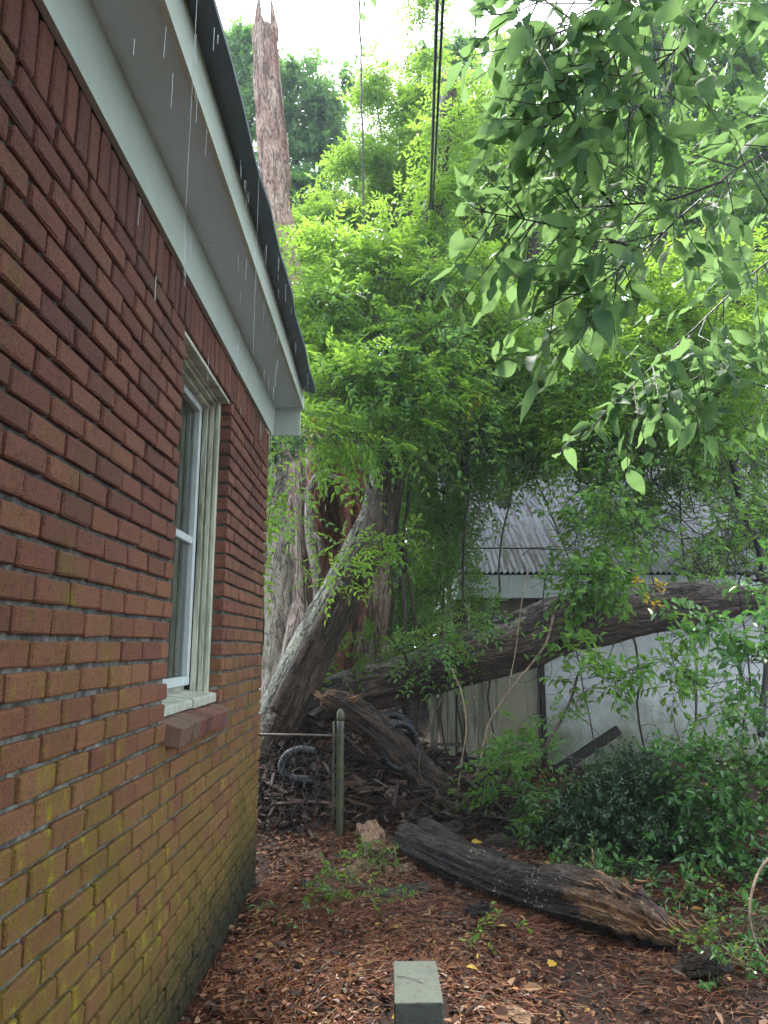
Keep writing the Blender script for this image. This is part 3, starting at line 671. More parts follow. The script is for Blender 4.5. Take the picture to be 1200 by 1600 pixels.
def rotmask(pos, nrm, a, s):
    front = np.clip(-nrm[..., 1] * 1.6, 0, 1); x, z = pos[..., 0], pos[..., 2]
    m1 = np.exp(-(((x - at(530, 850, YT)[0]) / .42) ** 4 + ((z - at(525, 850, YT)[2]) / 1.15) ** 4))
    m2 = np.exp(-(((x - at(545, 1100, YT)[0]) / .25) ** 2 + ((z - at(545, 1100, YT)[2]) / .6) ** 2))
    return front * np.clip(m1 * .95 + m2, 0, 1) - .05 + .35 * vnoise(np.stack([x * 6, x * 0, z * .8], -1), 9)
trunk = empty('dead_tree', (P[0][0], P[0][1], 0), 'huge hollow dead trunk of peeling red-brown wood narrowing to a tall bare snag', 'dead tree')
cut = 8  # split: lower trunk / snag
Pall = spline(P, n_); rall = interp(rr, n_); ic = int(n_ * 7.0 / 12)
log('trunk', Pall[:ic + 1][::3], rall[:ic + 1][::3], 'oldbark', trunk, 110, 230, .10, 2.0, 21, .34, extra=cav, rotf=rotmask, fine=.035)
log('snag', Pall[ic - 2:][::3], rall[ic - 2:][::3], 'snag', trunk, 44, 220, .14, 3.0, 23, .12, rotf=lambda p, n, a, s: .38 + .5 * vnoise(np.stack([np.cos(a) * 2, np.sin(a) * 2, s * .9], -1), 4), fine=.012)
tp = at(416, 52, YT)
mb = MB()
for dx, h, l, r_ in ((-.13, 62, .02, .065), (-.08, 34, 0, .07), (-.02, 16, 0, .07), (.05, 14, 0, .06), (.11, 58, 0, .055), (.14, 36, .01, .045)):
    q = tp + np.array([dx, rng.normal() * .04, -.15]); mb.tube(spline([q, q + [l * .3, 0, .2], q + [dx * -.25 - .02, 0, .15 + px(h, 416, 50, YT)]], 7), [r_, r_, r_, r_ * .95, r_ * .8, r_ * .6, r_ * .18], 9, False)
mb.build('broken_top', M['snag'], trunk, False, True)
# curling dead root / branch across the hollow
mb = MB(); rp = [at(x, y, 8.15) for x, y in ((497, 960), (494, 900), (487, 850), (483, 810), (484, 770), (492, 748), (506, 738), (520, 744), (536, 752), (545, 757))]
mb.tube(wob(spline(rp, 60), .02, 3, 5), interp([.05, .055, .065, .06, .045, .04, .034, .034, .03, .022], 60), 12)
mb.tube(wob(spline([at(487, 830, 8.15), at(497, 842, 8.1), at(501, 858, 8.1), at(497, 880, 8.15)], 20), .02, 3, 6), [.035] * 14 + [.03, .025, .02, .015, .01, .006], 10)
mb.build('curling_branch', M['palebark'], trunk, True, True)
# pale buttress ribs
mb = MB()
for pts_, r_ in ((((470, 750), (471, 850), (475, 940), (483, 1020), (474, 1130)), (.05, .07, .08, .09, .12)), (((490, 880), (500, 950), (496, 1040), (505, 1140)), (.03, .035, .04, .06))):
    mb.tube(wob(spline([at(x, y, 8.42) for x, y in pts_], 60), .05, 1.8, 12), interp(r_, 60), 12)
mb.build('trunk_rib', M['oldbark'], trunk, True, True)
# pale second trunk on the left, partly hidden by the house
YP = 9.9
pts = [(428, 1270), (440, 1100), (447, 980), (445, 860), (437, 760), (432, 660), (425, 560)]
P = [at(x, y, YP) for x, y in pts]; P[0][2] = -.1
pt = empty('pale_trunk', (P[0][0], YP, 0), 'pale tan smooth trunk standing between the house corner and the hollow trunk', 'tree trunk')
log('trunk', P, [px(r, 430, 900, YP) for r in (46, 38, 33, 30, 34, 34, 24)], 'palebark', pt, 48, 160, .10, 1.6, 31, .10)
# leaning trunk
YL = 7.7
pts = [(388, 1235), (428, 1140), (474, 1042), (522, 950), (565, 862), (598, 775), (620, 680), (640, 560), (662, 420), (682, 290), (697, 170), (700, 118)]
rad = [37, 35, 34, 33, 31, 28, 25, 21, 18, 16, 14, 9]
P = [at(x, y, YL + .05 * k) for k, (x, y) in enumerate(pts)]
lean = empty('leaning_trunk', (P[0][0], P[0][1], 0), 'leaning dark trunk with pale lichen along its upper side, wrapped in green vines', 'dead tree')
log('trunk', P, [px(r, x, y, YL) for r, (x, y) in zip(rad, pts)], 'leanbark', lean, 56, 300, .12, 2.2, 41, .12, (-.95, -.35, .35), fine=.018)
mb = MB()
q = at(590, 795, YL - .12)
mb.tube(wob(spline([at(575, 880, YL - .10), at(592, 820, YL - .12), at(598, 768, YL - .12)], 24), .02, 3, 8), interp([.17, .175, .16], 24), 24)
mb.build('broken_stub', M['leanbark'], lean, True, True)
shards(18, at(598, 768, YL - .12), (.1, 0, 1), [.07, .06, .02], .18, .022, 'splinters', 'darklog', lean)
mb = MB(); mb.tube(wob(spline([at(428, 1110, YL - .24), at(488, 995, YL - .24), at(536, 905, YL - .24), at(570, 835, YL - .22), at(590, 730, YL - .18), at(600, 650, YL - .1)], 90), .025, 2, 14), interp([.06, .055, .045, .04, .035, .03], 90), 16)
mb.build('clinging_root', M['leanbark'], lean, True, True)
# long fallen log resting across to the shed
pts = [(440, 1165, 8.4), (500, 1108, 8.25), (560, 1078, 8.15), (640, 1060, 8.05), (720, 1030, 8.0), (800, 1008, 7.95), (880, 978, 7.9), (960, 962, 7.85), (1050, 948, 7.8), (1130, 938, 7.8), (1190, 932, 7.8)]
rad = [38, 34, 33, 35, 39, 43, 44, 37, 33, 29, 22]
P = [at(*p) for p in pts]
fl = empty('fallen_log', (P[0][0], P[0][1], 0), 'long wet fallen trunk lying across from the hollow tree towards the white shed', 'log')
def step(pos, nrm, a, s, rad):  # bark torn off in plates
    q = vnoise(np.stack([np.cos(a) * 1.6, np.sin(a) * 1.6, s * 1.1], -1), 77); q2 = vnoise(np.stack([np.cos(a) * 5, np.sin(a) * 5, s * 2.2], -1), 78); return -.045 * np.clip((q - .05) * 12, 0, 1) - .018 * np.clip((q2 - .1) * 10, 0, 1)
log('trunk', P, [px(r, p[0], p[1], p[2]) for r, p in zip(rad, pts)], 'logbark', fl, 64, 360, .13, 2.4, 51, .16, (-.1, -.1, 1), extra=step, fine=.02)
shards(26, at(1185, 932, 7.78), (1, 0, .05), [.03, .12, .13], .22, .022, 'splinters', 'darklog', fl)
mb = MB()
for x, y, l in ((770, 968, .5), (800, 962, .35), (905, 935, .3), (1100, 905, .3)):
    q = at(x, y, 7.75); mb = MB(); mb.prism([q + [0, 0, 0], q + [l, .03, .03], q + [l * .8, .10, .05], q + [.05, .12, .02]], (0, .0, .022)); mb.build('loose_bark', M['logbark'], fl, False, True)
# rough rotted root plate at its low end
# second broken log with a splintered top, in front
P = [at(505, 1090, 6.75), at(545, 1108, 6.8), at(590, 1140, 6.9), at(635, 1185, 7.0), at(680, 1240, 7.1), at(720, 1290, 7.2)]
sl_ = empty('broken_log', (P[-1][0], P[-1][1], 0), 'short dark broken log with a pale splintered tip leaning behind the fence post', 'log')
log('trunk', P, [.075, .13, .15, .17, .19, .2], 'darklog', sl_, 40, 120, .22, 4, 61, .22, rotf=lambda p, n, a, s: .75 - s * 3.4, fine=.02)
shards(12, at(508, 1092, 6.74), (-.8, -.1, .45), [.03, .04, .03], .11, .014, 'splinters', 'splinter', sl_)
shards(9, at(545, 1098, 6.68), (.6, -.3, .5), [.04, .03, .02], .14, .014, 'splinters', 'splinter', sl_)

# rotten log in the foreground
P = [(.14, 5.72, .20), (.36, 5.44, .18), (.66, 5.10, .145), (.95, 4.76, .13), (1.22, 4.50, .145), (1.42, 4.34, .12), (1.58, 4.23, .07)]
rl = empty('rotten_log', (.93, 4.72, 0), 'wet black rotten log with white fungus specks and a crumbling orange end', 'log')
def crumble(pos, nrm, a, s, rad):
    e = np.clip((s - 1.45) / .5, 0, 1); q = fbm(pos * 14, 3, 91); q2 = np.abs(vnoise(pos * np.array([5, 5, 9]), 92))
    return e * (q * .045 - q2 * .05) + .03 * np.exp(-((s - 1.42) / .1) ** 2) * np.clip(nrm[..., 2], 0, 1)
log('trunk', P, [.085, .118, .125, .13, .148, .138, .085], 'wetlog', rl, 84, 340, .20, 4.5, 71, .20, (-.1, -.2, 1), extra=crumble, rotf=lambda p, n, a, s: np.clip((s - 1.35) * 2.6, 0, 1) * (.35 + .65 * np.clip(n[..., 2] + .6, 0, 1)), fine=.014)
mb = MB(); mb.tube(wob(spline([(.62, 5.18, .20), (.46, 5.36, .26), (.34, 5.52, .31), (.27, 5.60, .33)], 24), .015, 6, 3), interp([.05, .062, .062, .035], 24), 16); mb.build('branch_stub', M['wetlog'], rl, True, True)
mb = MB(); mb.tube(wob(spline([(.80, 5.06, .24), (.62, 5.20, .25), (.46, 5.36, .27)], 16), .012, 6, 3), interp([.02, .028, .03], 16), 8); mb.build('bark_ridge', M['wetlog'], rl, True, True)
shards(40, (1.50, 4.28, .10), (.75, -.55, -.25), [.07, .05, .03], .10, .011, 'splinters', 'splinter', rl)
shards(30, (1.30, 4.40, .27), (.75, -.6, -.15), [.08, .05, .015], .10, .011, 'splinters', 'splinter', rl)

# small wood things on the ground
def chunk(x, y, sx, sy, sz, rz, matn, label, cat, name, tilt=.15, group=None, rise=.0, seed=0):
    g_ = ground_at(x, y, .02); z = float(gh(g_[0], g_[1]))
    nx_, ny_ = 14, 10; u, v = np.meshgrid(np.linspace(-1, 1, nx_), np.linspace(-1, 1, ny_))
    e = 1 + .28 * fbm(np.stack([u * 2, v * 2, u * 0 + seed], -1), 3, 100 + seed); U, Vv = u * e, v * e
    hgt = (.35 + .7 * fbm(np.stack([U * 2.5, Vv * 2.5, u * 0 + seed * 3], -1), 3, 120 + seed)) * (1 - .5 * np.maximum(np.abs(u), np.abs(v)) ** 6)
    top_ = np.stack([U * sx / 2, Vv * sy / 2, hgt * sz + .05 * sx * (1 - Vv ** 2)], -1).reshape(-1, 3); bot = top_.copy(); bot[:, 2] -= sz * .55 + .006
    Vt = np.vstack([top_, bot]); i = (np.arange(ny_ - 1)[:, None] * nx_ + np.arange(nx_ - 1)[None, :]).ravel(); k = nx_ * ny_
    ring = np.concatenate([np.arange(nx_), np.arange(1, ny_) * nx_ + nx_ - 1, (ny_ - 1) * nx_ + np.arange(nx_ - 2, -1, -1), np.arange(ny_ - 2, 0, -1) * nx_]); r2 = np.roll(ring, -1)
    Fs = np.vstack([np.stack([i, i + 1, i + nx_ + 1, i + nx_], -1), np.stack([i + k, i + nx_ + k, i + nx_ + 1 + k, i + 1 + k], -1), np.stack([ring, ring + k, r2 + k, r2], -1)])
    Rm = rotm(rng.normal() * tilt, rng.normal() * tilt + rise, rz); bk = Vt[:, [1, 2, 0]].copy(); Vt = Vt @ Rm.T
    o_ = mesh_np(name, Vt, Fs, M[matn], None, False, {'bk': bk, 'rot': np.full(len(Vt), .3)})
    o_.location = (float(g_[0]), float(g_[1]), z + sz * .25 + abs(rise) * sx * .35); return tag(o_, label, cat, group)
G = 'bark pieces fallen on the litter'
M['chunkbark'] = bark_mat('bark_piece_wood', (0.24, 0.125, 0.07), (0.38, 0.25, 0.165), (0.15, 0.07, 0.04), None, 3.0, 0.006, 0.75, 0.25)
M['greychunk'] = bark_mat('grey_bark_wood', (0.055, 0.045, 0.032), (0.085, 0.085, 0.055), (0.035, 0.04, 0.025), None, 3.0, 0.006, 0.7, 0.25)
chunk(487, 1341, .15, .11, .07, .3, 'chunkbark', 'squarish pinkish bark lump nearest the fence post foot', 'bark', 'bark_piece', group=G, seed=1)
chunk(583, 1330, .44, .19, .05, 1.75, 'chunkbark', 'orange-tan bark slab standing at the left end of the rotten log', 'bark', 'bark_piece', group=G, rise=-.45, seed=2)
chunk(620, 1335, .36, .16, .05, 2.5, 'chunkbark', 'pale bark slab leaning against the rotten log end beside moss', 'bark', 'bark_piece', group=G, rise=.35, seed=3)
chunk(561, 1364, .22, .18, .05, .8, 'chunkbark', 'broad tan bark flake in front of the standing orange slab', 'bark', 'bark_piece', group=G, seed=4)
chunk(501, 1388, .26, .08, .03, -.7, 'greychunk', 'long thin grey bark strip beside the green ground sprouts', 'bark', 'bark_piece', group=G, seed=5)
chunk(612, 1402, .17, .12, .04, .1, 'greychunk', 'dark mossy bark flake lying left of its pair below the log', 'bark', 'bark_piece', group=G, seed=6)
chunk(650, 1394, .17, .10, .04, .5, 'greychunk', 'dark mossy bark flake tucked against the rotten log', 'bark', 'bark_piece', group=G, seed=7)
chunk(626, 1369, .22, .12, .05, .3, 'chunkbark', 'crumbly tan bark heap between mossy flakes and the log end', 'bark', 'bark_piece', group=G, seed=8)
chunk(548, 1340, .28, .07, .03, .05, 'greychunk', 'flat dark stick of bark lying behind the tan flakes', 'bark', 'bark_piece', group=G, seed=9)
chunk(757, 1372, .45, .2, .07, .3, 'chunkbark', 'reddish rotten wood slab half buried behind the rotten log', 'bark', 'bark_piece', group=G, seed=10)
chunk(800, 1583, .26, .075, .03, -.95, 'chunkbark', 'flat brown wood sliver right of the concrete block', 'bark', 'bark_piece', group=G, seed=11)
chunk(1100, 1525, .28, .13, .11, 1.9, 'darklog', 'dark crumbling wood stump piece just past the rotten log tip', 'bark', 'bark_piece', group=G, rise=.3, seed=12)
chunk(748, 1430, .16, .09, .075, .55, 'wetlog', 'small black wet wood knob below the middle of the rotten log', 'bark', 'bark_piece', group=G, seed=13)
chunk(805, 1318, .5, .16, .1, .1, 'darklog', 'rotten dark log remnant lying behind the rotten log', 'bark', 'bark_piece', group=G, seed=14)
chunk(440, 1290, .3, .16, .05, .6, 'greychunk', 'grey bark scrap hanging low behind the fence mesh', 'bark', 'bark_piece', group=G, seed=15)

# concrete block
m, t, b = mat('concrete', 0.8, 0.3); g = wpos(t); n1 = noise(t, g, 12, 5); n2 = noise(t, g, 160, 3, .7); c = mixc(t, n1, (0.055, 0.068, 0.056), (0.090, 0.105, 0.086)); c = mixc(t, maprange(t, n2, .55, .7, 0, .6), c, (0.035, 0.035, 0.03)); c = mixc(t, maprange(t, noise(t, g, 26, 5, .7), .52, .62, 0, .6), c, (0.05, 0.042, 0.03)); t.links.new(c, b.inputs[0]); bump(t, b, maths(t, 'ADD', n2, noise(t, g, 50, 4)), .8, .006); M['concrete'] = m
mb = MB(); mb.box((.042, 3.19, 0), (.238, 3.585, .192), .004)
o = mb.build('concrete_block', M['concrete']); tag(o, 'grey-green concrete block standing on the leaf litter', 'concrete block')
bm_ = o.modifiers.new('b', 'BEVEL'); bm_.width = .004; bm_.segments = 2
mb = MB(); mb.tube(wob(spline([(.055, 3.42, .1955), (.11, 3.40, .197), (.165, 3.355, .1955)], 14), .002, 30, 2), [.0014] * 14, 5); tag(mb.build('twig', M['darkstem'], None, True, True), 'thin dark twig lying on top of the concrete block', 'twig')


# ------------------------------------------------------------------ shed
SX0 = float(at(738, 1100, 10.0)[0]); SY = 10.0
shed = empty('shed', (SX0, SY, 0), 'white block shed with rusty-streaked corrugated metal roof behind the vines', 'shed')
m, t, b = mat('white_block', 0.7, 0.3); g = wpos(t); xyz = sepz(t, g)
cb = t.nodes.new('ShaderNodeCombineXYZ'); t.links.new(xyz[0], cb.inputs[0]); t.links.new(xyz[2], cb.inputs[1])
br = t.nodes.new('ShaderNodeTexBrick'); t.links.new(cb.outputs[0], br.inputs['Vector']); br.inputs['Scale'].default_value = 1.0; br.inputs['Brick Width'].default_value = .40; br.inputs['Row Height'].default_value = .20; br.inputs['Mortar Size'].default_value = .006; br.inputs['Mortar Smooth'].default_value = .5
n1 = noise(t, g, 2.0, 6, .65); n2 = noise(t, g, 12, 5, .6, (1, 1, .5))
c = mixc(t, n2, (0.40, 0.42, 0.42), (0.56, 0.575, 0.575)); c = mixc(t, maprange(t, noise(t, g, 5, 5, .7, (1, 1, .12)), .55, .72, 0, .6), c, (0.20, 0.20, 0.15)); c = mixc(t, maths(t, 'MULTIPLY', br.outputs['Fac'], .35), c, (0.30, 0.31, 0.28))
sm = maths(t, 'ADD', maprange(t, xyz[2], 1.2, .2, -.1, 1), maths(t, 'MULTIPLY', maths(t, 'SUBTRACT', n1, .5), 2.2), True)
c = mixc(t, maths(t, 'MULTIPLY', sm, .85), c, (0.085, 0.10, 0.035))
lf = maths(t, 'ADD', maprange(t, xyz[0], SX0 + 1.0, SX0 + .85), 0.0, True); c = mixc(t, maths(t, 'MULTIPLY', lf, .75), c, (0.20, 0.17, 0.085))
t.links.new(c, b.inputs[0]); bump(t, b, maths(t, 'SUBTRACT', n2, br.outputs['Fac']), .35, .01)
mb = MB(); mb.box((SX0, SY, -.1), (9.5, SY + .2, 2.46)); mb.box((SX0 + .003, SY + .2, -.1), (SX0 + .2, SY + 5.4, 2.6)); mb.box((9.3, SY + .2, -.1), (9.497, SY + 5.4, 2.6)); mb.build('wall', m, shed)
mb = MB(); pxx = float(at(848, 1100, SY - .05)[0]); mb.box((pxx - .03, SY - .07, -.05), (pxx + .04, SY - .002, 2.4), .004); mb.build('corner_post', M['darklog'], shed)
e0 = at(716, 915, 9.45); EZ0, EZ1 = float(at(716, 934, 9.45)[2]), float(at(716, 897, 9.45)[2])
mb = MB(); mb.box((e0[0], 9.44, EZ0), (9.7, 9.47, EZ1 - .012)); mb.box((e0[0], 9.47, EZ0 + .01), (9.69, SY, EZ0 + .03)); mb.box((e0[0] + .001, 9.471, EZ0 + .031), (e0[0] + .03, 14.6, EZ1 - .02)); mb.build('fascia_board', M['vinyl'], shed)
mb = MB(); mb.box((e0[0] + .05, 9.55, EZ0 + .04), (9.6, 9.57, EZ1 + .088)); mb.build('eave_filler', M['darklog'], shed)
m, t, b = mat('corrugated_iron', 0.58, 0.35); g = wpos(t); n1 = noise(t, g, 3.0, 6, .65, (3.5, .35, .35)); n2 = noise(t, g, 25, 4)
c = mixc(t, n2, (0.22, 0.22, 0.245), (0.34, 0.34, 0.375)); c = mixc(t, maprange(t, n1, .50, .62, 0, .85), c, (0.13, 0.10, 0.09)); t.links.new(c, b.inputs[0]); b.inputs['Metallic'].default_value = .35
x = np.arange(e0[0] - .03, 9.8, .0095); rowsY = [9.38, 9.9, 12.0, 12.001, 15.2]; slope = .62
zc = EZ1 + .012 + .017 * np.sin(x * 2 * np.pi / .076) + .006 * fbm(np.stack([x * 1.2, x * 0, x * 0], -1), 3, 4)
V = []
for k, yv in enumerate(rowsY): V.append(np.stack([x, x * 0 + yv + (.02 * fbm(np.stack([x, x * 0, x * 0], -1), 2, 9) if k == 0 else 0), zc + (yv - 9.38) * slope + (.012 if k >= 3 else 0)], -1))
V = np.vstack(V); nx_ = len(x); i = np.arange(nx_ - 1); Q = np.vstack([np.stack([i + k * nx_, i + 1 + k * nx_, i + 1 + (k + 1) * nx_, i + (k + 1) * nx_], -1) for k in range(4)])
mesh_np('roof', V, Q, m, shed, True)
mb = MB(); mb.prism([(e0[0] - .03, 15.2, EZ1 - .02 + 5.82 * slope), (9.8, 15.2, EZ1 - .02 + 5.82 * slope), (9.8, 18, EZ1 + 2.0), (e0[0] - .03, 18, EZ1 + 2.0)], (0, .0, -.03)); mb.build('rear_roof', M['roof'], shed)

# weathered upright boards left of the shed
m, t, b = mat('weathered_board', 0.8, 0.2); g = wpos(t); n1 = noise(t, g, 18, 6, .7, (1, 1, .12)); n2 = noise(t, g, 4, 4, .6, (1, 1, .4)); rn = island(t)
c = mixc(t, maprange(t, n1, .35, .65), (0.10, 0.08, 0.06), (0.33, 0.31, 0.25)); c = mixc(t, maprange(t, n2, .45, .62, 0, .75), c, (0.20, 0.22, 0.11)); c = mixc(t, maprange(t, rn, .6, .62, 0, .5), c, (0.08, .05, .035))
t.links.new(c, b.inputs[0]); bump(t, b, n1, .7, .006); M['board'] = m
bf = empty('board_fence', (float(at(750, 1200, 9.6)[0]), 9.6, 0), 'weathered upright grey boards streaked green at the shed corner', 'fence')
for k, (x0, wd, top_) in enumerate(((600, 12, 1010), (615, 14, 1005), (672, 12, 1000), (688, 11, 985), (702, 11, 990), (716, 10, 975), (727, 9, 940), (738, 10, 930), (750, 9, 928), (761, 10, 932), (772, 9, 945))):
    a = at(x0, 1205, 9.6 + .02 * (k % 3)); z1 = float(at(x0, top_, 9.6)[2]); w_ = px(wd, x0, 1100, 9.6)
    mb = MB(); mb.box((a[0], a[1], -.05), (a[0] + w_, a[1] + .02, z1), .003, rotm(0, rng.normal() * .012, 0)); mb.build('board', M['board'], bf)
mb = MB(); mb.box((at(596, 1000, 9.66)[0], 9.665, 1.35), (at(782, 1000, 9.66)[0], 9.70, 1.44), .004); mb.build('rail', M['board'], bf)

# plank propped in front of the shed wall
a, c_ = at(838, 1226, 9.35), at(966, 1140, 9.45); d = c_ - a; L_ = float(np.linalg.norm(d)); ang = math.atan2(d[2], d[0])
mb = MB(); mb.box((-L_ / 2, -.03, -.06), (L_ / 2, .035, .06), .008, rotm(0, -ang, .05), (a + c_) / 2)
tag(mb.build('plank', M['darklog'], None), 'dark mossy plank slanting up against the white shed wall', 'plank')

# ------------------------------------------------------------------ debris behind the fence
m, t, b = mat('wood_debris', 0.6, 0.35); rn = island(t)
c = ramp(t, rn, [(0, (0.008, 0.005, 0.004)), (.45, (0.022, 0.012, 0.009)), (.75, (0.055, 0.026, 0.017)), (.93, (0.09, 0.05, 0.035)), (1, (0.16, 0.12, 0.09))]); t.links.new(c, b.inputs[0])
def pick(n, x0, x1, y0, y1): return rng.uniform(x0, x1, n), rng.uniform(y0, y1, n)
def rest_sticks(n, box, lmin, lmax, r, lift=.02, tilt=.25):
    x, y = pick(n, *box); z = gh(x, y) + lift * rng.uniform(.2, 1.2, n); az = rng.uniform(0, 2 * np.pi, n); L = rng.uniform(lmin, lmax, n); dz = rng.normal(size=n) * tilt
    D = np.stack([np.cos(az), np.sin(az), dz], -1); A = np.stack([x, y, z], -1) - D * L[:, None] / 2; B = A + D * L[:, None]
    A[:, 2] = np.maximum(A[:, 2], gh(A[:, 0], A[:, 1]) + .004); B[:, 2] = np.maximum(B[:, 2], gh(B[:, 0], B[:, 1]) + .004)
    rr = r * rng.uniform(.5, 1.4, n); return thin_tubes(A, B, rr, rr * .5, .05)
def flakes(n, box, size, lift=.01, tilt=.6, elong=.5):
    x, y = pick(n, *box); P = np.stack([x, y, gh(x, y) + lift * rng.uniform(.1, 1.3, n) + .003], -1); az = rng.uniform(0, 2 * np.pi, n)
    D = np.stack([np.cos(az), np.sin(az), rng.normal(size=n) * tilt * .4], -1); N = norm(np.array([0, 0, 1.0]) + rng.normal(size=(n, 3)) * tilt)
    L = size * rng.uniform(.5, 1.4, n); return leaf_geo(P, D, N, L, L * elong * rng.uniform(.6, 1.3, n), rng.uniform(-.6, .6) if False else .35, .15)
parts = [rest_sticks(600, (-1.9, 1.3, 6.5, 9.0), .12, .6, .008, .09, .35), rest_sticks(150, (-1.9, 1.3, 6.5, 8.4), .3, 1.0, .022, .10, .3), flakes(9500, (-2, 1.4, 6.35, 9.2), .065, .07, 1.1, .5), flakes(420, (-1.9, .8, 6.4, 8.4), .19, .10, .9, .35)]
off = 0; VV = []; FF = []
for V, Q in parts: VV.append(V); FF.append(Q + off); off += len(V)
tag(mesh_np('woodland_debris', np.vstack(VV), np.vstack(FF), m), 'heap of dark broken bark, sticks and leaves behind the fence', 'debris', kind='stuff')
# ribbed black drain pipes
m, t, b = mat('black_plastic', 0.28, 0.3); b.inputs['Base Color'].default_value = (.012, .013, .015, 1); M['plastic'] = m
def ribbed(P, r, name, label, nn=220):
    P = spline(P, nn); s = np.arange(nn); mb = MB(); mb.tube(P, r * (1 + .07 * np.sign(np.sin(s * 1.05)) * np.abs(np.sin(s * 1.05)) ** .5), 14)
    return tag(mb.build(name, M['plastic'], None, True), label, 'drain pipe', 'black ribbed drain pipes')
Yp = 6.75
ribbed([at(492, 1175, Yp), at(470, 1172, Yp), at(450, 1180, Yp), at(441, 1198, Yp), at(450, 1214, Yp), at(470, 1219, Yp), at(486, 1222, Yp + .1)], .042, 'drain_pipe', 'black ribbed pipe curved like a C behind the wire fence')
Yp = 6.95
hp = [at(628 + 26 * math.cos(t_) - t_ * .4, 1185 + 46 * math.sin(t_) * .7 - 2 * t_, Yp + .12 * math.sin(t_ * .5)) for t_ in np.linspace(0, 12.5, 30)]
ribbed(hp, .036, 'drain_pipe', 'black ribbed pipe coiled in loops under the fallen trunk', 420)
ribbed([at(600, 1120, 7.5), at(622, 1118, 7.45), at(640, 1135, 7.4), at(650, 1160, 7.3)], .04, 'drain_pipe', 'short glossy black pipe bend just below the fallen trunk', 120)

# ------------------------------------------------------------------ leaf litter
m, t, b = mat('pine_needle', 0.55, 0.18); rn = island(t); c = ramp(t, rn, [(0, (0.028, 0.011, 0.007)), (.35, (0.095, 0.026, 0.013)), (.7, (0.19, 0.055, 0.024)), (.93, (0.28, 0.13, 0.06)), (1, (0.34, 0.24, 0.13))]); t.links.new(c, b.inputs[0])
n = 46000; yy = 2.6 + 6.2 * rng.beta(1.15, 1.7, n); xx = rng.uniform(-.86, 1, n) * 1.0
xx = np.where(rng.random(n) < .5, rng.uniform(-.85, .9, n), rng.uniform(-.6, 3.4, n)); cl = vnoise(np.stack([xx * 2.2, yy * 2.2, xx * 0], -1), 55)
k = (rng.random(n) < .45 + .6 * cl + .25 * (yy > 3.6)) & ~((xx > -.02) & (xx < .30) & (yy > 3.1) & (yy < 3.66)) & ~((yy > 5.3) & (xx < -.86)); xx, yy = xx[k], yy[k]; n = len(xx)
az = rng.normal(0, .9, n) + .3 + 2.5 * vnoise(np.stack([xx * 1.5, yy * 1.5, xx * 0], -1), 66); L = rng.uniform(.05, .14, n)
D = np.stack([np.cos(az), np.sin(az), rng.normal(size=n) * .10], -1); A = np.stack([xx, yy, gh(xx, yy) + rng.uniform(.003, .016, n)], -1); B = A + D * L[:, None]; B[:, 2] = np.maximum(B[:, 2], gh(B[:, 0], B[:, 1]) + .002)
V, Q = thin_tubes(A, B, .0015, .0010, .06); tag(mesh_np('pine_needle_litter', V, Q, m), 'reddish brown pine needles matted over the ground', 'litter', kind='stuff')
m, t, b = mat('dead_leaf', 0.45, 0.28); rn = island(t); c = ramp(t, rn, [(0, (0.012, 0.007, 0.005)), (.30, (0.048, 0.020, 0.011)), (.56, (0.125, 0.046, 0.020)), (.80, (0.22, 0.092, 0.040)), (.95, (0.24, 0.14, 0.08)), (.985, (0.36, 0.18, 0.04)), (1, (0.42, 0.30, 0.06))]); t.links.new(c, b.inputs[0])
def place_ok(x, y): return ~((x > -.0) & (x < .28) & (y > 3.13) & (y < 3.63))
VV, FF, off = [], [], 0
for nn, box, sz, lift, el in ((2200, (-2.2, .2, 5.27, 6.5), .04, .015, .5), (13000, (-.85, 3.4, 2.6, 6.4), .026, .010, .5), (5000, (-.85, .8, 2.6, 4.6), .036, .014, .55), (1500, (-.85, 3.6, 2.7, 7.5), .066, .02, .45), (4500, (.6, 5.0, 5.0, 9.8), .06, .02, .5)):
    V, Q = flakes(nn, box, sz, lift, .5, el); V = V.reshape(nn, 6, 3); kk = place_ok(V[:, 0, 0], V[:, 0, 1]); V = V[kk].reshape(-1, 3); n_l = kk.sum(); i = np.arange(n_l)[:, None] * 6
    VV.append(V); FF.append(np.vstack([i + [0, 1, 2, 3], i + [0, 3, 4, 5]]) + off); off += len(V)
tag(mesh_np('dead_leaf_litter', np.vstack(VV), np.vstack(FF), m), 'small wet brown dead leaves scattered over the ground', 'litter', kind='stuff')
V, Q = rest_sticks(260, (-.8, 3.2, 2.8, 6.4), .08, .34, .0028, .012, .05); tag(mesh_np('twig_litter', V, Q, M['vinebark']), 'thin broken twigs scattered over the litter', 'litter', kind='stuff')
# bark chips along the fence line
V, Q = flakes(420, (-.8, 1.2, 5.0, 6.4), .065, .02, .6, .5); m2 = m; tag(mesh_np('bark_chip_litter', V, Q, M['chunkbark']), 'tan bark chips strewn around the end of the rotten log', 'litter', kind='stuff')
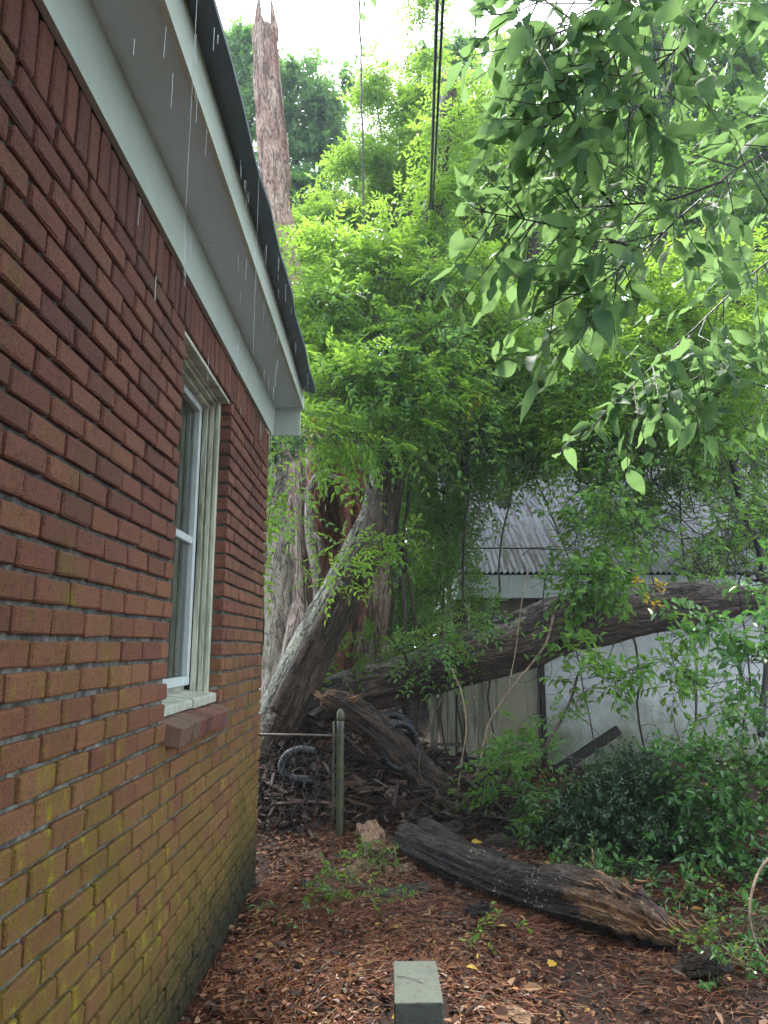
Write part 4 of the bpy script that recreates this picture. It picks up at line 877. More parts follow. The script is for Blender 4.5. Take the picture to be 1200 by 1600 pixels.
# a few bright fallen leaves lying singly
for x, y, l, lab in ((745, 1539 * 0 + 1508, .07, 'bright orange leaf with a yellow one beside it on the litter'), (858, 1508, .085, 'orange-yellow fallen leaf below the rotten log'), (728, 1514, .06, 'small pale yellow fallen leaf left of centre litter'), (612, 1592, .06, 'orange leaf lying against the left foot of the concrete block'), (736, 1318, .11, 'large tan-yellow fallen leaf behind the rotten log')):
    if lab.startswith('bright'): continue
    g_ = ground_at(x, y, .03); V, Q = big_leaf_geo(np.array([[g_[0], g_[1], gh(g_[0], g_[1]) + .03]]), np.array([[rng.normal(), rng.normal(), .1]]), np.array([[.2, -.3, 1.0]]), np.array([l]), np.array([l * .55]))
    tag(mesh_np('fallen_leaf', V, Q, M['leaf_yellow'], None, True), lab, 'leaf', 'bright leaves fallen on the litter')

# ------------------------------------------------------------------ plants
# far trees
def ftree(x, yb, Y, trunk_px, blobs, label, nsh, size=.12, lm='leaf_far', kind='oval', tr=.16, clumps=60, **kw):
    b0 = at(x, yb, Y); b0[2] = 0; tk = [b0] + [at(a, b_, Y) for a, b_ in trunk_px]
    kw.setdefault('sig', .17); kw.setdefault('shell', .1)
    return plant('tree', label, 'tree', b0, blobs, nsh, clumps, kind, size, lm, 'treebark', trunk=tk, trunk_r=[tr, tr * .7, tr * .3], limb_r=tr * .3, group='trees in the wood', leafname='crown', shoot=.5, leaves=9, limbs=clumps, droop=.25, **kw)
ftree(470, 1000, 17, [(480, 700), (470, 400), (455, 120)], [blob(490, 150, 17, 50, 60, 1.2), blob(385, 90, 17, 40, 45, .7), blob(505, 235, 17, 35, 40, .6), blob(480, 330, 16, 70, 60, 1.3), blob(370, 260, 17, 80, 120, 1.0), blob(380, 130, 17, 40, 45, .5)], 'bluish-green tree behind the tall bare snag', 2300, .17, clumps=75)
ftree(660, 1000, 18, [(655, 700), (650, 400), (660, 220)], [blob(655, 285, 18, 70, 55, 1.2), blob(745, 215, 18, 50, 60, .9), blob(700, 130, 18, 60, 45, .35), blob(760, 320, 17, 70, 55, 1.0), blob(600, 350, 17, 50, 50, .6)], 'bluish tree crown seen left of and behind the black cables', 2000, .18, clumps=75)
ftree(820, 1000, 15, [(815, 700), (800, 500), (790, 350)], [blob(820, 400, 15, 70, 50, .6), blob(900, 260, 15, 60, 60, .5), blob(760, 450, 14, 60, 40, .5)], 'dark tree with bare limbs in the gap below the white sky', 800, .15, 'leaf_mid', clumps=45)
ftree(1010, 1000, 14, [(1010, 700), (1020, 400), (1030, 120)], [blob(990, 120, 14, 80, 90, 1), blob(1090, 110, 14, 100, 120, 1.3), blob(1010, 300, 14, 110, 90, 1.3), blob(1170, 280, 14, 90, 150, 1.4), blob(920, 400, 13.5, 60, 50, .6)], 'tall leafy tree filling the sky behind the broad-leaved branch', 4200, .15, 'leaf_mid', clumps=120)
ftree(640, 1050, 13, [(640, 800), (620, 500), (610, 300)], [blob(610, 360, 13, 55, 40, .7), blob(700, 370, 13, 50, 45, .6), blob(520, 390, 13, 60, 45, .7), blob(625, 110, 12, 35, 22, .10), blob(650, 50, 12, 45, 18, .10), blob(730, 250, 12, 30, 60, .25)], 'slender pale green tree standing behind the leaning trunk', 520, .10, 'leaf_bright', 'pinnate', tr=.07, clumps=46)
ftree(760, 1000, 12, [(750, 700), (745, 450), (740, 250)], [blob(720, 300, 12, 60, 45, .8), blob(800, 350, 12, 60, 50, .8), blob(640, 240, 12, 60, 45, .6), blob(700, 190, 12, 45, 40, .5), blob(610, 160, 12, 40, 20, .2), blob(770, 120, 12, 40, 45, .3), blob(560, 290, 12, 40, 40, .4), blob(830, 250, 12, 45, 60, .35)], 'light leafy tree rising right of the black cables', 720, .085, 'leaf_bright', 'pinnate', tr=.06, clumps=80)
ftree(1180, 1000, 11, [(1180, 700), (1160, 450), (1140, 250)], [blob(1100, 480, 10, 90, 60, 1), blob(1180, 400, 10, 80, 80, 1), blob(960, 470, 10, 70, 50, .6), blob(1050, 350, 10, 90, 70, .8), blob(1180, 600, 10, 60, 60, .6), blob(1150, 200, 10, 90, 90, .8)], 'leafy tree crowding the right side above the shed roof', 950, .12, 'leaf_mid', tr=.08, clumps=90)
# wood beyond: one far mass
fo = foliage([blob(430, 640, 24, 170, 260, 1.2), blob(640, 660, 24, 200, 240, 1.6), blob(860, 680, 24, 200, 220, 1.6), blob(1100, 560, 24, 230, 350, 2), blob(560, 900, 20, 260, 200, 1.4), blob(430, 900, 16, 80, 220, .8), blob(1350, 600, 22, 200, 400, 1.2)], 9500, 300, 'oval', .36, shoot=1.0, leaves=8, sig=.16, shell=.1)
tag(mesh_np('woods', fo['V'], fo['F'], M['leaf_far']), 'hazy green wood far behind the trees', 'wood', kind='stuff')
# dark dead trunks inside the green
for (pp, Y, r0, lab) in ((((712, 1050), (712, 700), (708, 400), (690, 230), (700, 118)), 10.5, 14, 'dark broken trunk reaching up behind the black cables'), (((770, 1050), (790, 700), (800, 500), (830, 400), (840, 340)), 11.5, 13, 'dark crooked trunk in the gap under the white sky'), (((640, 1050), (632, 930), (628, 850)), 9.5, 13, 'dark upright stump just right of the hollow trunk')):
    P = [at(x, y, Y) for x, y in pp]; P[0][2] = -.1
    o = log('dead_tree', P, [px(r0 * q_, 700, 600, Y) for q_ in (1.1, .9, .8, .75, .5)], 'darklog', None, 24, 120, .18, 2, int(Y * 7), .1); tag(o, lab, 'dead tree')

def vbase(x, y, Y, z=0.0):
    p = at(x, y, Y); p[2] = z if z else float(gh(p[0], p[1])); return p
KW = dict(shoot=.36, leaves=4, sig=.17, shell=.15, droop=.45)
plant('climbing_vine', 'bright green leafy vine billowing over the top of the leaning trunk below the cables', 'vine', vbase(640, 1200, 8.2), [blob(560, 440, 8.2, 90, 60, 1), blob(650, 420, 8.0, 80, 50, .9), blob(505, 520, 7.6, 40, 60, .6), blob(590, 540, 7.5, 60, 55, .9), blob(700, 480, 7.8, 80, 60, .8), blob(490, 410, 8.4, 35, 40, .35), blob(665, 610, 7.4, 50, 45, .5)], 900, 110, 'pinnate', .083, 'leaf_bright', 'vinebark', limbs=90, limb_r=.016, trunk=[vbase(640, 1200, 8.2), at(650, 900, 8.1), at(640, 650, 7.8), at(660, 500, 7.7)], trunk_r=[.022, .018, .012], **KW)
plant('climbing_vine', 'light vine sprays wrapping the broken top of the leaning trunk beside the cables', 'vine', at(672, 380, 8.0), [blob(690, 330, 8.0, 40, 40, 1), blob(700, 250, 8.0, 34, 50, 1), blob(712, 170, 8.1, 34, 40, .8), blob(740, 290, 8.1, 40, 50, .6), blob(640, 330, 8.1, 30, 30, .4), blob(718, 110, 8.1, 22, 20, .25)], 170, 40, 'pinnate', .070, 'leaf_bright', 'vinebark', limbs=34, limb_r=.010, trunk=[at(672, 400, 8.0), at(684, 300, 7.95), at(698, 180, 8.0)], trunk_r=[.016, .012, .008], shoot=.30, leaves=4, sig=.22, shell=.2, droop=.4)
plant('climbing_vine', 'broader plain leaves mixed through the middle of the central green mass', 'vine', vbase(720, 1200, 8.2), [blob(600, 600, 7.0, 50, 40, .7), blob(700, 560, 7.1, 60, 50, 1), blob(760, 680, 7.6, 50, 50, .8), blob(560, 480, 7.3, 50, 40, .5), blob(660, 700, 7.2, 34, 40, .6), blob(860, 640, 7.6, 50, 50, .6)], 300, 60, 'oval', .085, 'leaf_vine', 'darkstem', limbs=55, limb_r=.009, trunk=[vbase(720, 1200, 8.2), at(715, 950, 8.1), at(720, 750, 7.6), at(700, 600, 7.4)], trunk_r=[.014, .012, .008], shoot=.3, leaves=6, sig=.3, shell=.2, droop=.35)
plant('climbing_vine', 'loose bright vine sprays reaching over the hollow trunk near the eave end', 'vine', vbase(640, 1190, 7.8), [blob(535, 605, 6.8, 50, 30, .8), blob(475, 680, 6.5, 40, 12, .4), blob(560, 672, 6.8, 45, 14, .35), blob(448, 735, 6.3, 18, 14, .12), blob(443, 790, 6.3, 14, 14, .07), blob(438, 862, 6.3, 12, 6, .04)], 150, 30, 'pinnate', .080, 'leaf_bright', 'darkstem', limbs=26, limb_r=.010, trunk=[vbase(640, 1190, 7.8), at(640, 900, 7.6), at(625, 720, 7.2), at(590, 650, 6.9)], trunk_r=[.025, .02, .012], shoot=.28, leaves=3, sig=.22, shell=.3, droop=.35)
plant('climbing_vine', 'small bright sprays hanging in front of the lichen-covered limb', 'vine', at(612, 780, 7.3), [blob(590, 825, 6.9, 28, 20, .5), blob(560, 865, 6.9, 35, 14, .5), blob(545, 918, 6.8, 18, 8, .3)], 20, 9, 'pinnate', .078, 'leaf_bright', 'darkstem', limbs=9, limb_r=.005, shoot=.2, leaves=3, sig=.3, shell=.2, droop=.3)
plant('climbing_vine', 'yellow-green shoots sprouting at the foot of the hollow trunk behind the fallen trunk', 'vine', at(548, 1075, 8.3), [blob(525, 1035, 8.2, 26, 12, .4), blob(560, 1022, 8.2, 26, 12, .4), blob(600, 1010, 8.2, 24, 12, .3)], 24, 9, 'pinnate', .075, 'leaf_bright', 'darkstem', limbs=9, limb_r=.005, shoot=.2, leaves=3, sig=.3, shell=.2, droop=.3)
plant('climbing_vine', 'fine-leaved vine curtain hanging right of the leaning trunk', 'vine', vbase(700, 1180, 8.8), [blob(690, 740, 8.4, 50, 50, 1), blob(675, 830, 8.8, 34, 60, .7), blob(730, 680, 8.2, 60, 50, 1), blob(655, 940, 9.2, 34, 45, .35), blob(700, 910, 8.9, 30, 45, .35), blob(780, 620, 8.4, 70, 55, 1)], 720, 90, 'pinnate', .062, 'leaf_vine', 'vinebark', limbs=70, limb_r=.012, trunk=[vbase(700, 1180, 8.8), at(690, 950, 8.8), at(710, 750, 8.5), at(760, 620, 8.5)], trunk_r=[.014, .012, .008], **KW)
plant('climbing_vine', 'green vine thicket spilling over the left end of the shed roof', 'vine', vbase(770, 1210, 9.2), [blob(820, 650, 8.8, 80, 50, 1), blob(800, 550, 8.6, 80, 60, 1), blob(870, 730, 8.8, 50, 25, .3), blob(770, 715, 8.8, 40, 20, .25), blob(900, 610, 8.6, 70, 55, .8), blob(850, 470, 8.8, 60, 50, .6)], 700, 95, 'pinnate', .072, 'leaf_vine', 'vinebark', limbs=85, limb_r=.013, trunk=[vbase(770, 1210, 9.2), at(780, 950, 9.1), at(800, 750, 8.8), at(840, 560, 8.7)], trunk_r=[.014, .012, .008], **KW)
plant('climbing_vine', 'mid-green vine blanket covering the upper right of the shed roof', 'vine', vbase(1100, 1205, 9.2), [blob(960, 690, 8.9, 60, 30, .6), blob(1050, 710, 8.9, 70, 40, .9), blob(1130, 650, 8.9, 80, 50, 1), blob(1190, 740, 8.9, 60, 60, .8), blob(960, 790, 8.9, 44, 36, .5), blob(1010, 620, 8.9, 80, 50, .9), blob(1120, 820, 8.8, 70, 40, .5)], 720, 90, 'pinnate', .070, 'leaf_vine', 'vinebark', limbs=70, limb_r=.011, trunk=[vbase(1100, 1205, 9.2), at(1080, 950, 9.2), at(1060, 800, 9.0), at(1090, 650, 9.0)], trunk_r=[.014, .012, .008], **KW)
plant('climbing_vine', 'sunlit yellow-green vine strands sloping down across the shed roof', 'vine', vbase(1010, 1205, 8.8), [blob(930, 560, 7.6, 60, 60, 1), blob(1010, 500, 7.6, 70, 65, 1), blob(905, 670, 7.6, 40, 30, .35), blob(1060, 620, 7.6, 50, 40, .5), blob(995, 640, 7.7, 40, 50, .35), blob(1100, 430, 7.6, 80, 60, 1), blob(1170, 540, 7.4, 60, 60, .6)], 560, 90, 'pinnate', .074, 'leaf_bright', 'vinebark', limbs=80, limb_r=.012, trunk=[vbase(1010, 1205, 8.8), at(990, 950, 8.6), at(1010, 750, 8.2), at(1040, 560, 7.9)], trunk_r=[.014, .012, .008], **KW)
plant('climbing_vine', 'darker broad vine leaves gathered above the middle of the fallen trunk', 'vine', vbase(950, 1235, 7.6), [blob(930, 830, 7.3, 45, 50, 1), blob(900, 905, 7.2, 34, 30, .7), blob(955, 900, 7.1, 40, 36, .8), blob(1000, 840, 7.2, 36, 30, .3), blob(960, 750, 7.4, 60, 30, .4)], 200, 50, 'oval', .105, 'leaf_vine', 'darkstem', limbs=45, limb_r=.009, shoot=.3, leaves=6, sig=.25, shell=.2, droop=.3)
plant('climbing_vine', 'scattered broad leaves strung through dark stems over the right half of the shed', 'vine', vbase(1150, 1230, 7.8), [blob(1150, 680, 7.4, 70, 80, .8), blob(1080, 740, 7.6, 60, 70, .5), blob(1170, 860, 7.2, 50, 80, .5), blob(1090, 880, 7.3, 50, 40, .25)], 130, 70, 'oval', .10, 'leaf_vine', 'darkstem', limbs=60, limb_r=.012, shoot=.32, leaves=5, sig=.4, shell=.1, droop=.3)
plant('climbing_vine', 'leafy sprigs sprouting along the top of the fallen trunk near its middle', 'vine', at(715, 1035, 7.7), [blob(690, 1020, 7.5, 24, 18, 1), blob(730, 975, 7.6, 26, 20, 1), blob(655, 1012, 7.7, 26, 6, .5)], 34, 16, 'pinnate', .070, 'leaf_vine', 'vinebark', limbs=14, limb_r=.006, shoot=.24, leaves=4, sig=.3, shell=.2, droop=.5)
plant('climbing_vine', 'glossy leaves dangling below the fallen trunk in front of the shed wall', 'vine', at(960, 1005, 7.2), [blob(925, 1065, 6.8, 45, 26, .9), blob(990, 1050, 6.8, 45, 20, .5), blob(1060, 1040, 6.7, 40, 24, .5), blob(890, 1020, 6.9, 30, 22, .4), blob(1120, 1090, 6.6, 60, 40, .7), blob(1050, 985, 6.8, 45, 20, .4)], 130, 46, 'oval', .10, 'leaf_vine', 'darkstem', limbs=30, limb_r=.007, shoot=.26, leaves=5, sig=.3, shell=.2, droop=.4)
# bare stem tangle in front of the shed
def tangle(name, label, box, n, Y, matn, r, lenm, group=None):
    mb = MB(); x0, y0, x1, y1 = box
    for k in range(n):
        x, y = rng.uniform(x0, x1), rng.uniform(y0, y1); a = rng.normal(math.pi / 2, 1.0); L = lenm * rng.uniform(.5, 1.4); P = [at(x, y, Y + rng.normal() * .18)]
        for q_ in range(5): a += rng.normal() * .55; P.append(P[-1] + np.array([math.cos(a), rng.normal() * .2, math.sin(a)]) * L / 5)
        r_ = r * rng.uniform(.35, 1.3); mb.tube(spline(P, 12), np.linspace(r_, r_ * .4, 12), 4, False)
    return tag(mb.build(name, M[matn], None, True, True), label, 'vine', group)
tangle('vine_tangle', 'dark leafless criss-crossing stems before the right part of the shed roof', (1010, 640, 1230, 930), 130, 8.0, 'darkstem', .006, 1.1)
tangle('vine_tangle', 'thin brown criss-crossing stems before the shed wall under the trunk', (840, 1040, 1200, 1200), 40, 8.3, 'vinebark', .004, .8)
tangle('vine_tangle', 'brown wiry stems over the left end of the corrugated roof', (740, 640, 960, 900), 34, 8.6, 'vinebark', .006, 1.2)
tangle('vine_tangle', 'wiry brown stems wound around the upper leaning trunk', (590, 430, 780, 760), 60, 7.4, 'vinebark', .006, 1.0)
# shrubs at the right
plant('shrub', 'leafy green climber bush in front of the yellowed block wall', 'shrub', ground_at(805, 1325), [blob(810, 1215, 6.4, 28, 40, 1), blob(835, 1140, 6.5, 24, 34, .5), blob(800, 1265, 6.3, 26, 26, .6)], 27, 18, 'pinnate', .075, 'leaf_mid', 'darkstem', limbs=22, limb_r=.010, shoot=.26, leaves=5, sig=.3, shell=.2, droop=.4)
plant('shrub', 'dense dark glossy small-leaved shrub before the white shed wall', 'shrub', ground_at(985, 1385), [blob(985, 1300, 6.0, 85, 60, 1.2), blob(1000, 1230, 6.2, 45, 34, .5), blob(930, 1270, 6.1, 36, 36, .5)], 1900, 90, 'simple', .042, 'leaf_dark', 'darkstem', limbs=60, limb_r=.008, shoot=.26, leaves=12, sig=.22, shell=.3, droop=.15)
plant('shrub', 'bright glossy broad-leaved shrub at the right edge beside the dark shrub', 'shrub', ground_at(1130, 1440), [blob(1150, 1230, 5.6, 70, 40, 1), blob(1180, 1310, 5.4, 60, 50, 1), blob(1070, 1340, 5.5, 60, 35, .8), blob(1120, 1280, 5.5, 50, 40, .6), blob(1200, 1160, 5.6, 50, 50, .8), blob(1190, 1400, 5.0, 50, 40, .6), blob(1090, 1200, 5.9, 50, 36, .5)], 520, 80, 'oval', .066, 'leaf_shrub', 'darkstem', limbs=60, limb_r=.006, shoot=.24, leaves=8, sig=.3, shell=.2, droop=.25)
plant('shrub', 'low green shrubby growth at the foot of the dark shrub', 'shrub', ground_at(1010, 1400), [blob(1000, 1375, 5.3, 40, 18, 1), blob(1050, 1400, 5.2, 30, 18, .6), blob(930, 1370, 5.5, 26, 14, .4), blob(1100, 1420, 4.9, 40, 16, .6)], 230, 40, 'oval', .045, 'leaf_shrub', 'darkstem', limbs=30, limb_r=.004, shoot=.15, leaves=7, sig=.4, shell=.2, droop=.2)
plant('shrub', 'light green leaf sprays reaching in from the right edge above the shrubs', 'shrub', at(1290, 1250, 5.4) * [1, 1, 0], [blob(1150, 980, 5.0, 45, 14, .4), blob(1180, 1040, 5.0, 40, 40, .7), blob(1215, 960, 5.0, 40, 50, .6), blob(1110, 960, 5.0, 30, 8, .2)], 60, 18, 'oval', .085, 'leaf_shrub', 'darkstem', limbs=18, limb_r=.007, shoot=.35, leaves=9, sig=.4, shell=.2, droop=.3)
# low weeds
for x, y, n_s, sz, lab, lm in ((527, 1405, 46, .038, 'bright green weed tuft on the litter left of the bark flakes', 'leaf_bright'), (607, 1345, 40, .030, 'mossy green sprout between the two bark slabs', 'leaf_bright'), (449, 1436, 8, .03, 'small dark weed close to the wall foot', 'leaf_shrub'), (778, 1452, 7, .045, 'yellow-green seedling below the middle of the rotten log', 'leaf_bright'), (706, 1272, 34, .055, 'green leafy weeds growing behind the left end of the rotten log', 'leaf_bright'), (905, 1345, 26, .05, 'green weed growing behind the middle of the rotten log', 'leaf_shrub'), (1075, 1432, 14, .04, 'small weed beside the crumbling tip of the rotten log', 'leaf_shrub'), (1110, 1475, 16, .035, 'tiny green weed right of the rotten log tip', 'leaf_bright'), (1150, 1530, 22, .04, 'low green weeds in the lower right litter', 'leaf_shrub'), (700, 1180, 36, .05, 'pale green weeds under the fallen trunk beside the boards', 'leaf_bright'), (590, 1252, 9, .04, 'dark little weed in the shade under the broken log', 'leaf_shrub'), (1185, 1450, 30, .04, 'ferny weeds beside the pale looping vine', 'leaf_shrub')):
    z_ = .0; g_ = ground_at(x, y + 12, .03); Yb = float(g_[1])
    g_ = np.array([g_[0], g_[1], float(gh(g_[0], g_[1]))]); r_ = .10 + .0016 * n_s
    plant('weed', lab, 'weed', g_, [(g_ + [0, 0, r_ * .7], (r_ * 1.3, r_, r_ * .6), 1)], n_s, 8, 'oval', sz, lm, 'greenstem', limbs=8, limb_r=.002, shoot=.10, leaves=5, sig=.4, shell=.2, droop=.2, group='weeds on the litter')
# ivy sprig at the eave end
plant('climbing_vine', 'dark ivy sprig poking out under the end of the eave', 'vine', (WX - .02, 5.36, 2.2), [((WX + .06, 5.42, 3.12), (.06, .06, .10), 1), ((-.70, 5.42, 3.24), (.07, .05, .05), .6)], 26, 8, 'oval', .055, 'leaf_dark', 'darkstem', limbs=8, limb_r=.003, shoot=.10, leaves=5, sig=.4, shell=.2, droop=.2)
# yellowing leaf bunches
for x, y, Y, lab in ((1014, 920, 6.6, 'yellow leaves hanging in front of the fallen trunk'), (735, 625, 7.2, 'orange-yellow leaves in the vine above the fallen trunk'), (480, 665, 6.6, 'pale yellow leaves beside the eave end'), (445, 325, 9.0, 'orange leaves against the tall snag')):
    c0 = at(x, y, Y); plant('leaf_sprig', lab, 'leaves', c0 + np.array([.03, .03, .16]), [(c0, (.07, .05, .09), 1)], 9, 4, 'oval', .06, 'leaf_yellow', 'vinebark', limbs=4, limb_r=.002, shoot=.10, leaves=4, sig=.4, shell=.2, droop=.5, group='yellowing leaf sprigs')

# unseen tree bearing the branches; its crown is added to shade the yard
plant('tree', 'unseen broad-leaved tree past the right edge, crown added to shade the yard', 'tree', (4.6, .6, 0), [((1.2, -.6, 6.0), (2.0, 2.4, .8), 1), ((3.2, 1.2, 6.4), (1.9, 1.5, 1.0), 1), ((4.8, 1.0, 4.8), (1.2, 2.0, 1.6), 1), ((2.5, -3.0, 5.2), (2.8, 1.6, 1.5), 1.2), ((.2, 1.3, 6.4), (1.3, 1.2, .6), .6)], 1500, 70, 'oval', .17, 'leaf_mid', 'treebark', trunk=[(4.6, .6, 0), (4.4, .4, 2.5), (3.9, .2, 4.6), (3.3, 0, 6.2)], trunk_r=[.16, .13, .07], limb_r=.05, leafname='crown', shoot=.5, leaves=9, limbs=60, droop=.25)
# broad-leaved branches close overhead at the right
def near_branch(label, paths, r0, nleaf, size, lm='leaf_big', tw=.30, spread=.5):
    P0 = paths[0][0]; root = empty('overhanging_branch', P0, label, 'branch', 'broad-leaved branches hanging in from the right')
    mb = MB(); Ps, Ds, Ns = [], [], []; tA, tB = [], []
    for P in paths:
        L_ = sum(np.linalg.norm(P[i + 1] - P[i]) for i in range(len(P) - 1)); n_ = 40; Q_ = wob(spline(P, n_), .02, 2.0, int(rng.integers(99))); mb.tube(Q_, np.linspace(r0, r0 * .25, n_), 8, False)
        T = norm(np.gradient(Q_, axis=0)); k = max(4, int(nleaf * L_))
        for q_ in range(k):
            s = rng.uniform(.05, 1.0); i = min(int(s * n_), n_ - 1); side = norm(np.cross(T[i], rdir(1)[0])); d = norm(T[i] * .7 + side * .9 + np.array([0, 0, -.15])); l = tw * rng.uniform(.35, 1.1) * (1.15 - s * .6)
            a = Q_[i]; b_ = a + d * l + np.array([0, 0, -.22 * l]); tA.append(a); tB.append(b_)
            for u in np.linspace(.35, 1, 5):
                p_ = a * (1 - u) + b_ * u; sd_ = norm(np.cross(d, rdir(1)[0])); Ps.append(p_); Ds.append(norm(d * .7 + sd_ * .8 + np.array([0, 0, -.35]) + rng.normal(size=3) * .25)); Ns.append(norm(np.array([0, 0, 1.0]) + rng.normal(size=3) * .8))
    V, Fc = big_leaf_geo(np.array(Ps), np.array(Ds), np.array(Ns), size * rng.uniform(.35, 1.2, len(Ps)), size * .42 * rng.uniform(.55, 1.25, len(Ps)), .25, .22)
    mesh_np('leaves', V, Fc, M[lm], root, True)
    sv, sf = thin_tubes(np.array(tA), np.array(tB), .0032, .0015, .05); V = np.vstack(mb.V)
    mesh_np('twigs', np.vstack([V, sv]), [np.vstack(mb.F[4]), sf + len(V)], M['darkstem'], root, True, {'bk': np.vstack([np.vstack(mb.A), sv])})
n3 = lambda pts: [at(*p) for p in pts]
near_branch('dark main branch sloping down from the upper right edge with broad leaves', [n3([(1330, 170, 2.5), (1190, 240, 2.35), (1110, 300, 2.25), (1000, 395, 2.15), (930, 450, 2.1), (860, 480, 2.1)]), n3([(1130, 285, 2.25), (1050, 310, 2.2), (960, 320, 2.2), (880, 330, 2.2)]), n3([(1000, 395, 2.15), (930, 370, 2.1), (850, 350, 2.1), (740, 330, 2.1)]), n3([(960, 320, 2.2), (900, 250, 2.1), (850, 215, 2.1)])], .0055, 29, .116, tw=.44)
near_branch('branch of blue-green broad leaves hanging over the top of the sky gap', [n3([(1250, -120, 2.2), (1080, -60, 2.05), (960, 10, 2.0), (880, 50, 1.95), (830, 70, 1.9)]), n3([(1080, -60, 2.05), (980, 60, 1.95), (900, 150, 1.9), (850, 200, 1.9)]), n3([(1180, -90, 2.1), (1090, 30, 2.0), (1030, 100, 2.0), (980, 180, 2.0)]), n3([(960, 10, 2.0), (870, 0, 1.95), (790, 30, 1.9)])], .005, 31, .116, tw=.44)
near_branch('broad-leaved branch sloping through the middle of the right edge', [n3([(1330, 320, 2.9), (1200, 410, 2.8), (1100, 500, 2.75), (1010, 580, 2.7), (950, 640, 2.7)]), n3([(1320, 540, 3.0), (1200, 560, 2.9), (1100, 570, 2.85), (1030, 600, 2.8)]), n3([(1330, 200, 2.8), (1240, 60, 2.7), (1150, 20, 2.6), (1090, 90, 2.6)])], .005, 21, .118, tw=.44)
near_branch('lowest broad-leaved twig dipping before the pale shed roof at the right', [n3([(1330, 600, 2.9), (1220, 610, 2.85), (1150, 600, 2.8), (1100, 640, 2.8)])], .004, 16, .11, tw=.35)
near_branch('leaf tips dipping into the top of the picture above the bare sky', [n3([(640, -180, 2.6), (620, -110, 2.5), (600, -50, 2.5)]), n3([(780, -140, 2.6), (790, -70, 2.5), (760, -25, 2.4)])], .004, 6, .08)

# ------------------------------------------------------------------ hanging vines, cables
def vine(label, pts, r, matn, group='bare vines hanging among the logs', wobble=.012):
    P = wob(spline([at(*p) for p in pts], 60), wobble, 3, int(rng.integers(99))); mb = MB(); mb.tube(P, np.linspace(r, r * .75, 60), 7); return tag(mb.build('hanging_vine', M[matn], None, True, True), label, 'vine', group)
vine('long thin dark vine dangling straight down in the white sky', [(560, -60, 9.5), (563, 60, 9.5), (566, 180, 9.5), (568, 300, 9.5), (572, 420, 9.5)], .016, 'darkstem', None, .03)
vine('pale bent vine running down from the fallen trunk to the yellowed boards', [(865, 960, 7.2), (850, 1010, 7.15), (800, 1075, 7.1), (765, 1130, 7.1), (752, 1185, 7.0), (742, 1215, 7.0)], .012, 'palevine')
vine('pale vine crossing the fallen trunk and curving down past the boards', [(705, 1045, 7.3), (722, 1085, 7.2), (728, 1140, 7.1), (718, 1200, 7.0), (712, 1260, 6.9), (700, 1300, 6.6)], .009, 'palevine')
vine('reddish vine kinked to the right behind the rotten log', [(694, 1085, 7.1), (668, 1140, 7.0), (656, 1180, 6.9), (658, 1215, 6.8), (678, 1230, 6.7), (688, 1250, 6.6)], .008, 'vinebark')
vine('thin pale stem hanging with yellow leaves over the fallen trunk', [(828, 880, 7.2), (815, 940, 7.1), (808, 1000, 7.1), (798, 1060, 7.0), (790, 1110, 7.0)], .006, 'palevine')
vine('dark vertical stem crossing the fallen trunk near the shed corner', [(853, 880, 7.2), (846, 960, 7.1), (840, 1040, 7.1), (842, 1120, 7.1), (846, 1200, 7.0)], .007, 'darkstem')
vine('reddish arching stem rising through the leafy climber bush', [(812, 1320, 6.3), (822, 1240, 6.5), (850, 1170, 6.6), (885, 1110, 6.8), (905, 1050, 6.9)], .016, 'vinebark')
vine('pale looping vine in the lower right corner', [(1215, 1325, 4.2), (1185, 1365, 4.1), (1172, 1415, 4.0), (1176, 1460, 3.95), (1190, 1492, 3.9), (1215, 1520, 3.85)], .0075, 'palevine', None, .004)
vine('dark leaning stem at the right edge in front of the metal roof', [(1130, 640, 8.2), (1160, 790, 8.1), (1185, 850, 8.0), (1195, 920, 8.0), (1200, 1010, 7.9), (1190, 1150, 7.6)], .05, 'darkstem')
vine('straight dark twig lying level across the corrugated roof', [(700, 858, 9.2), (800, 856, 9.2), (905, 860, 9.2)], .011, 'darkstem')
vine('bare brown stem arching from the green mass over the corrugated roof', [(760, 540, 8.2), (800, 660, 8.3), (860, 800, 8.5), (900, 900, 8.4)], .013, 'vinebark')
vine('thin curled shoot lying on the litter behind the rotten log', [(925, 1325, 5.3), (930, 1360, 5.25), (945, 1390, 5.2), (960, 1412, 5.1)], .004, 'palevine')
m, t, b = mat('black_cable', 0.35, 0.5); b.inputs['Base Color'].default_value = (.012, .013, .016, 1)
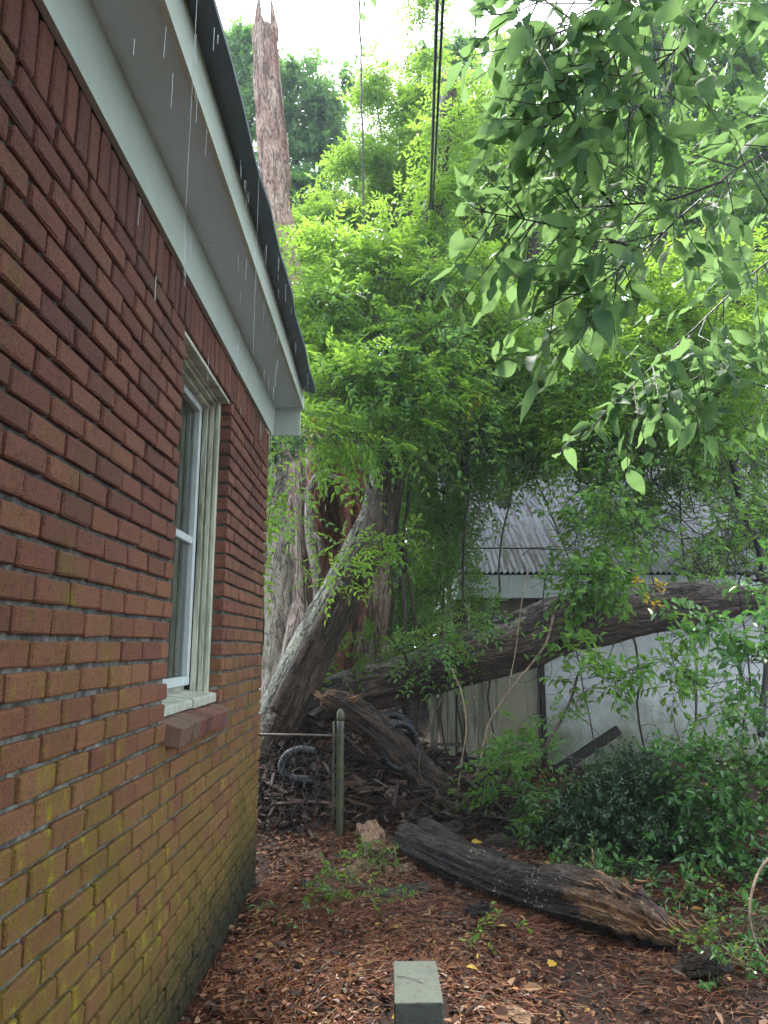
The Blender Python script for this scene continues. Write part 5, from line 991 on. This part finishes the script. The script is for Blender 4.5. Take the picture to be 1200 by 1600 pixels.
for k, (xa, ya, Ya, xb, yb, Yb, r_, lab) in enumerate(((687, -140, 3.3, 671, 362, 8.6, .0145, 'left thicker black overhead cable'), (699, -140, 3.3, 674, 360, 8.6, .0115, 'right thinner black overhead cable'))):
    A_, B_ = at(xa, ya, Ya), at(xb, yb, Yb); P = spline([A_, B_], 40); P[:, 2] -= .05 * np.sin(np.linspace(0, math.pi, 40)); mb = MB(); mb.tube(P, r_, 8)
    tag(mb.build('overhead_cable', m, None, True), lab, 'cable', 'black cables running down through the sky gap')
mb = MB(); q = at(673, 372, 8.6); mb.box(q - [.03, .03, .09], q + [.03, .03, .10], .008); mb.box(q - [.02, .02, .16], q + [.05, .02, -.085], .006); tag(mb.build('cable_clamp', m, None), 'small black clamp at the lower end of the cables', 'clamp')

# ------------------------------------------------------------------ rain dripping from the eave
m, t, b = mat('water', 0.05, 0.6); b.inputs['Base Color'].default_value = (.9, .95, 1, 1); b.inputs['Transmission Weight'].default_value = .35; b.inputs['IOR'].default_value = 1.33
A, B, rr = [], [], []
for k in range(75):
    y = rng.uniform(1.0, 5.0) if k % 2 else rng.choice([1.55, 1.75, 2.4, 2.9, 3.2, 4.4]) + rng.normal() * .03; x = -.515 + rng.normal() * .008; z = 3.5 - rng.uniform(.02, 1.3) * (.9 if k % 3 else .4); l = rng.uniform(.03, .11)
    A.append((x, y, z)); B.append((x + rng.normal() * .001, y, z - l)); rr.append(rng.uniform(.0005, .0011))
for y in (1.68, 2.65):
    A.append((-.515, y, 3.52)); B.append((-.513, y, 2.55)); rr.append(.0007)
V, Q = thin_tubes(np.array(A), np.array(B), np.array(rr), np.array(rr) * .8, .002); tag(mesh_np('rain_water', V, Q, m, None, True), 'thin drops and threads of rain water falling from the roof edge', 'water', kind='stuff')

# ------------------------------------------------------------------ damp air
HAZE = True
if HAZE:
    mb = MB(); mb.box((-95, -65, -1.5), (95, 165, 16)); hz = mb.build('haze', None); hz.data.materials.clear()
    m = bpy.data.materials.new('damp_air'); m.use_nodes = True; t = m.node_tree; t.nodes.clear(); o_ = t.nodes.new('ShaderNodeOutputMaterial'); v = t.nodes.new('ShaderNodeVolumePrincipled')
    v.inputs['Density'].default_value = .0012; v.inputs['Color'].default_value = (.72, .86, 1.0, 1); v.inputs['Anisotropy'].default_value = .3; t.links.new(v.outputs[0], o_.inputs['Volume'])
    hz.data.materials.append(m); tag(hz, kind='stuff')
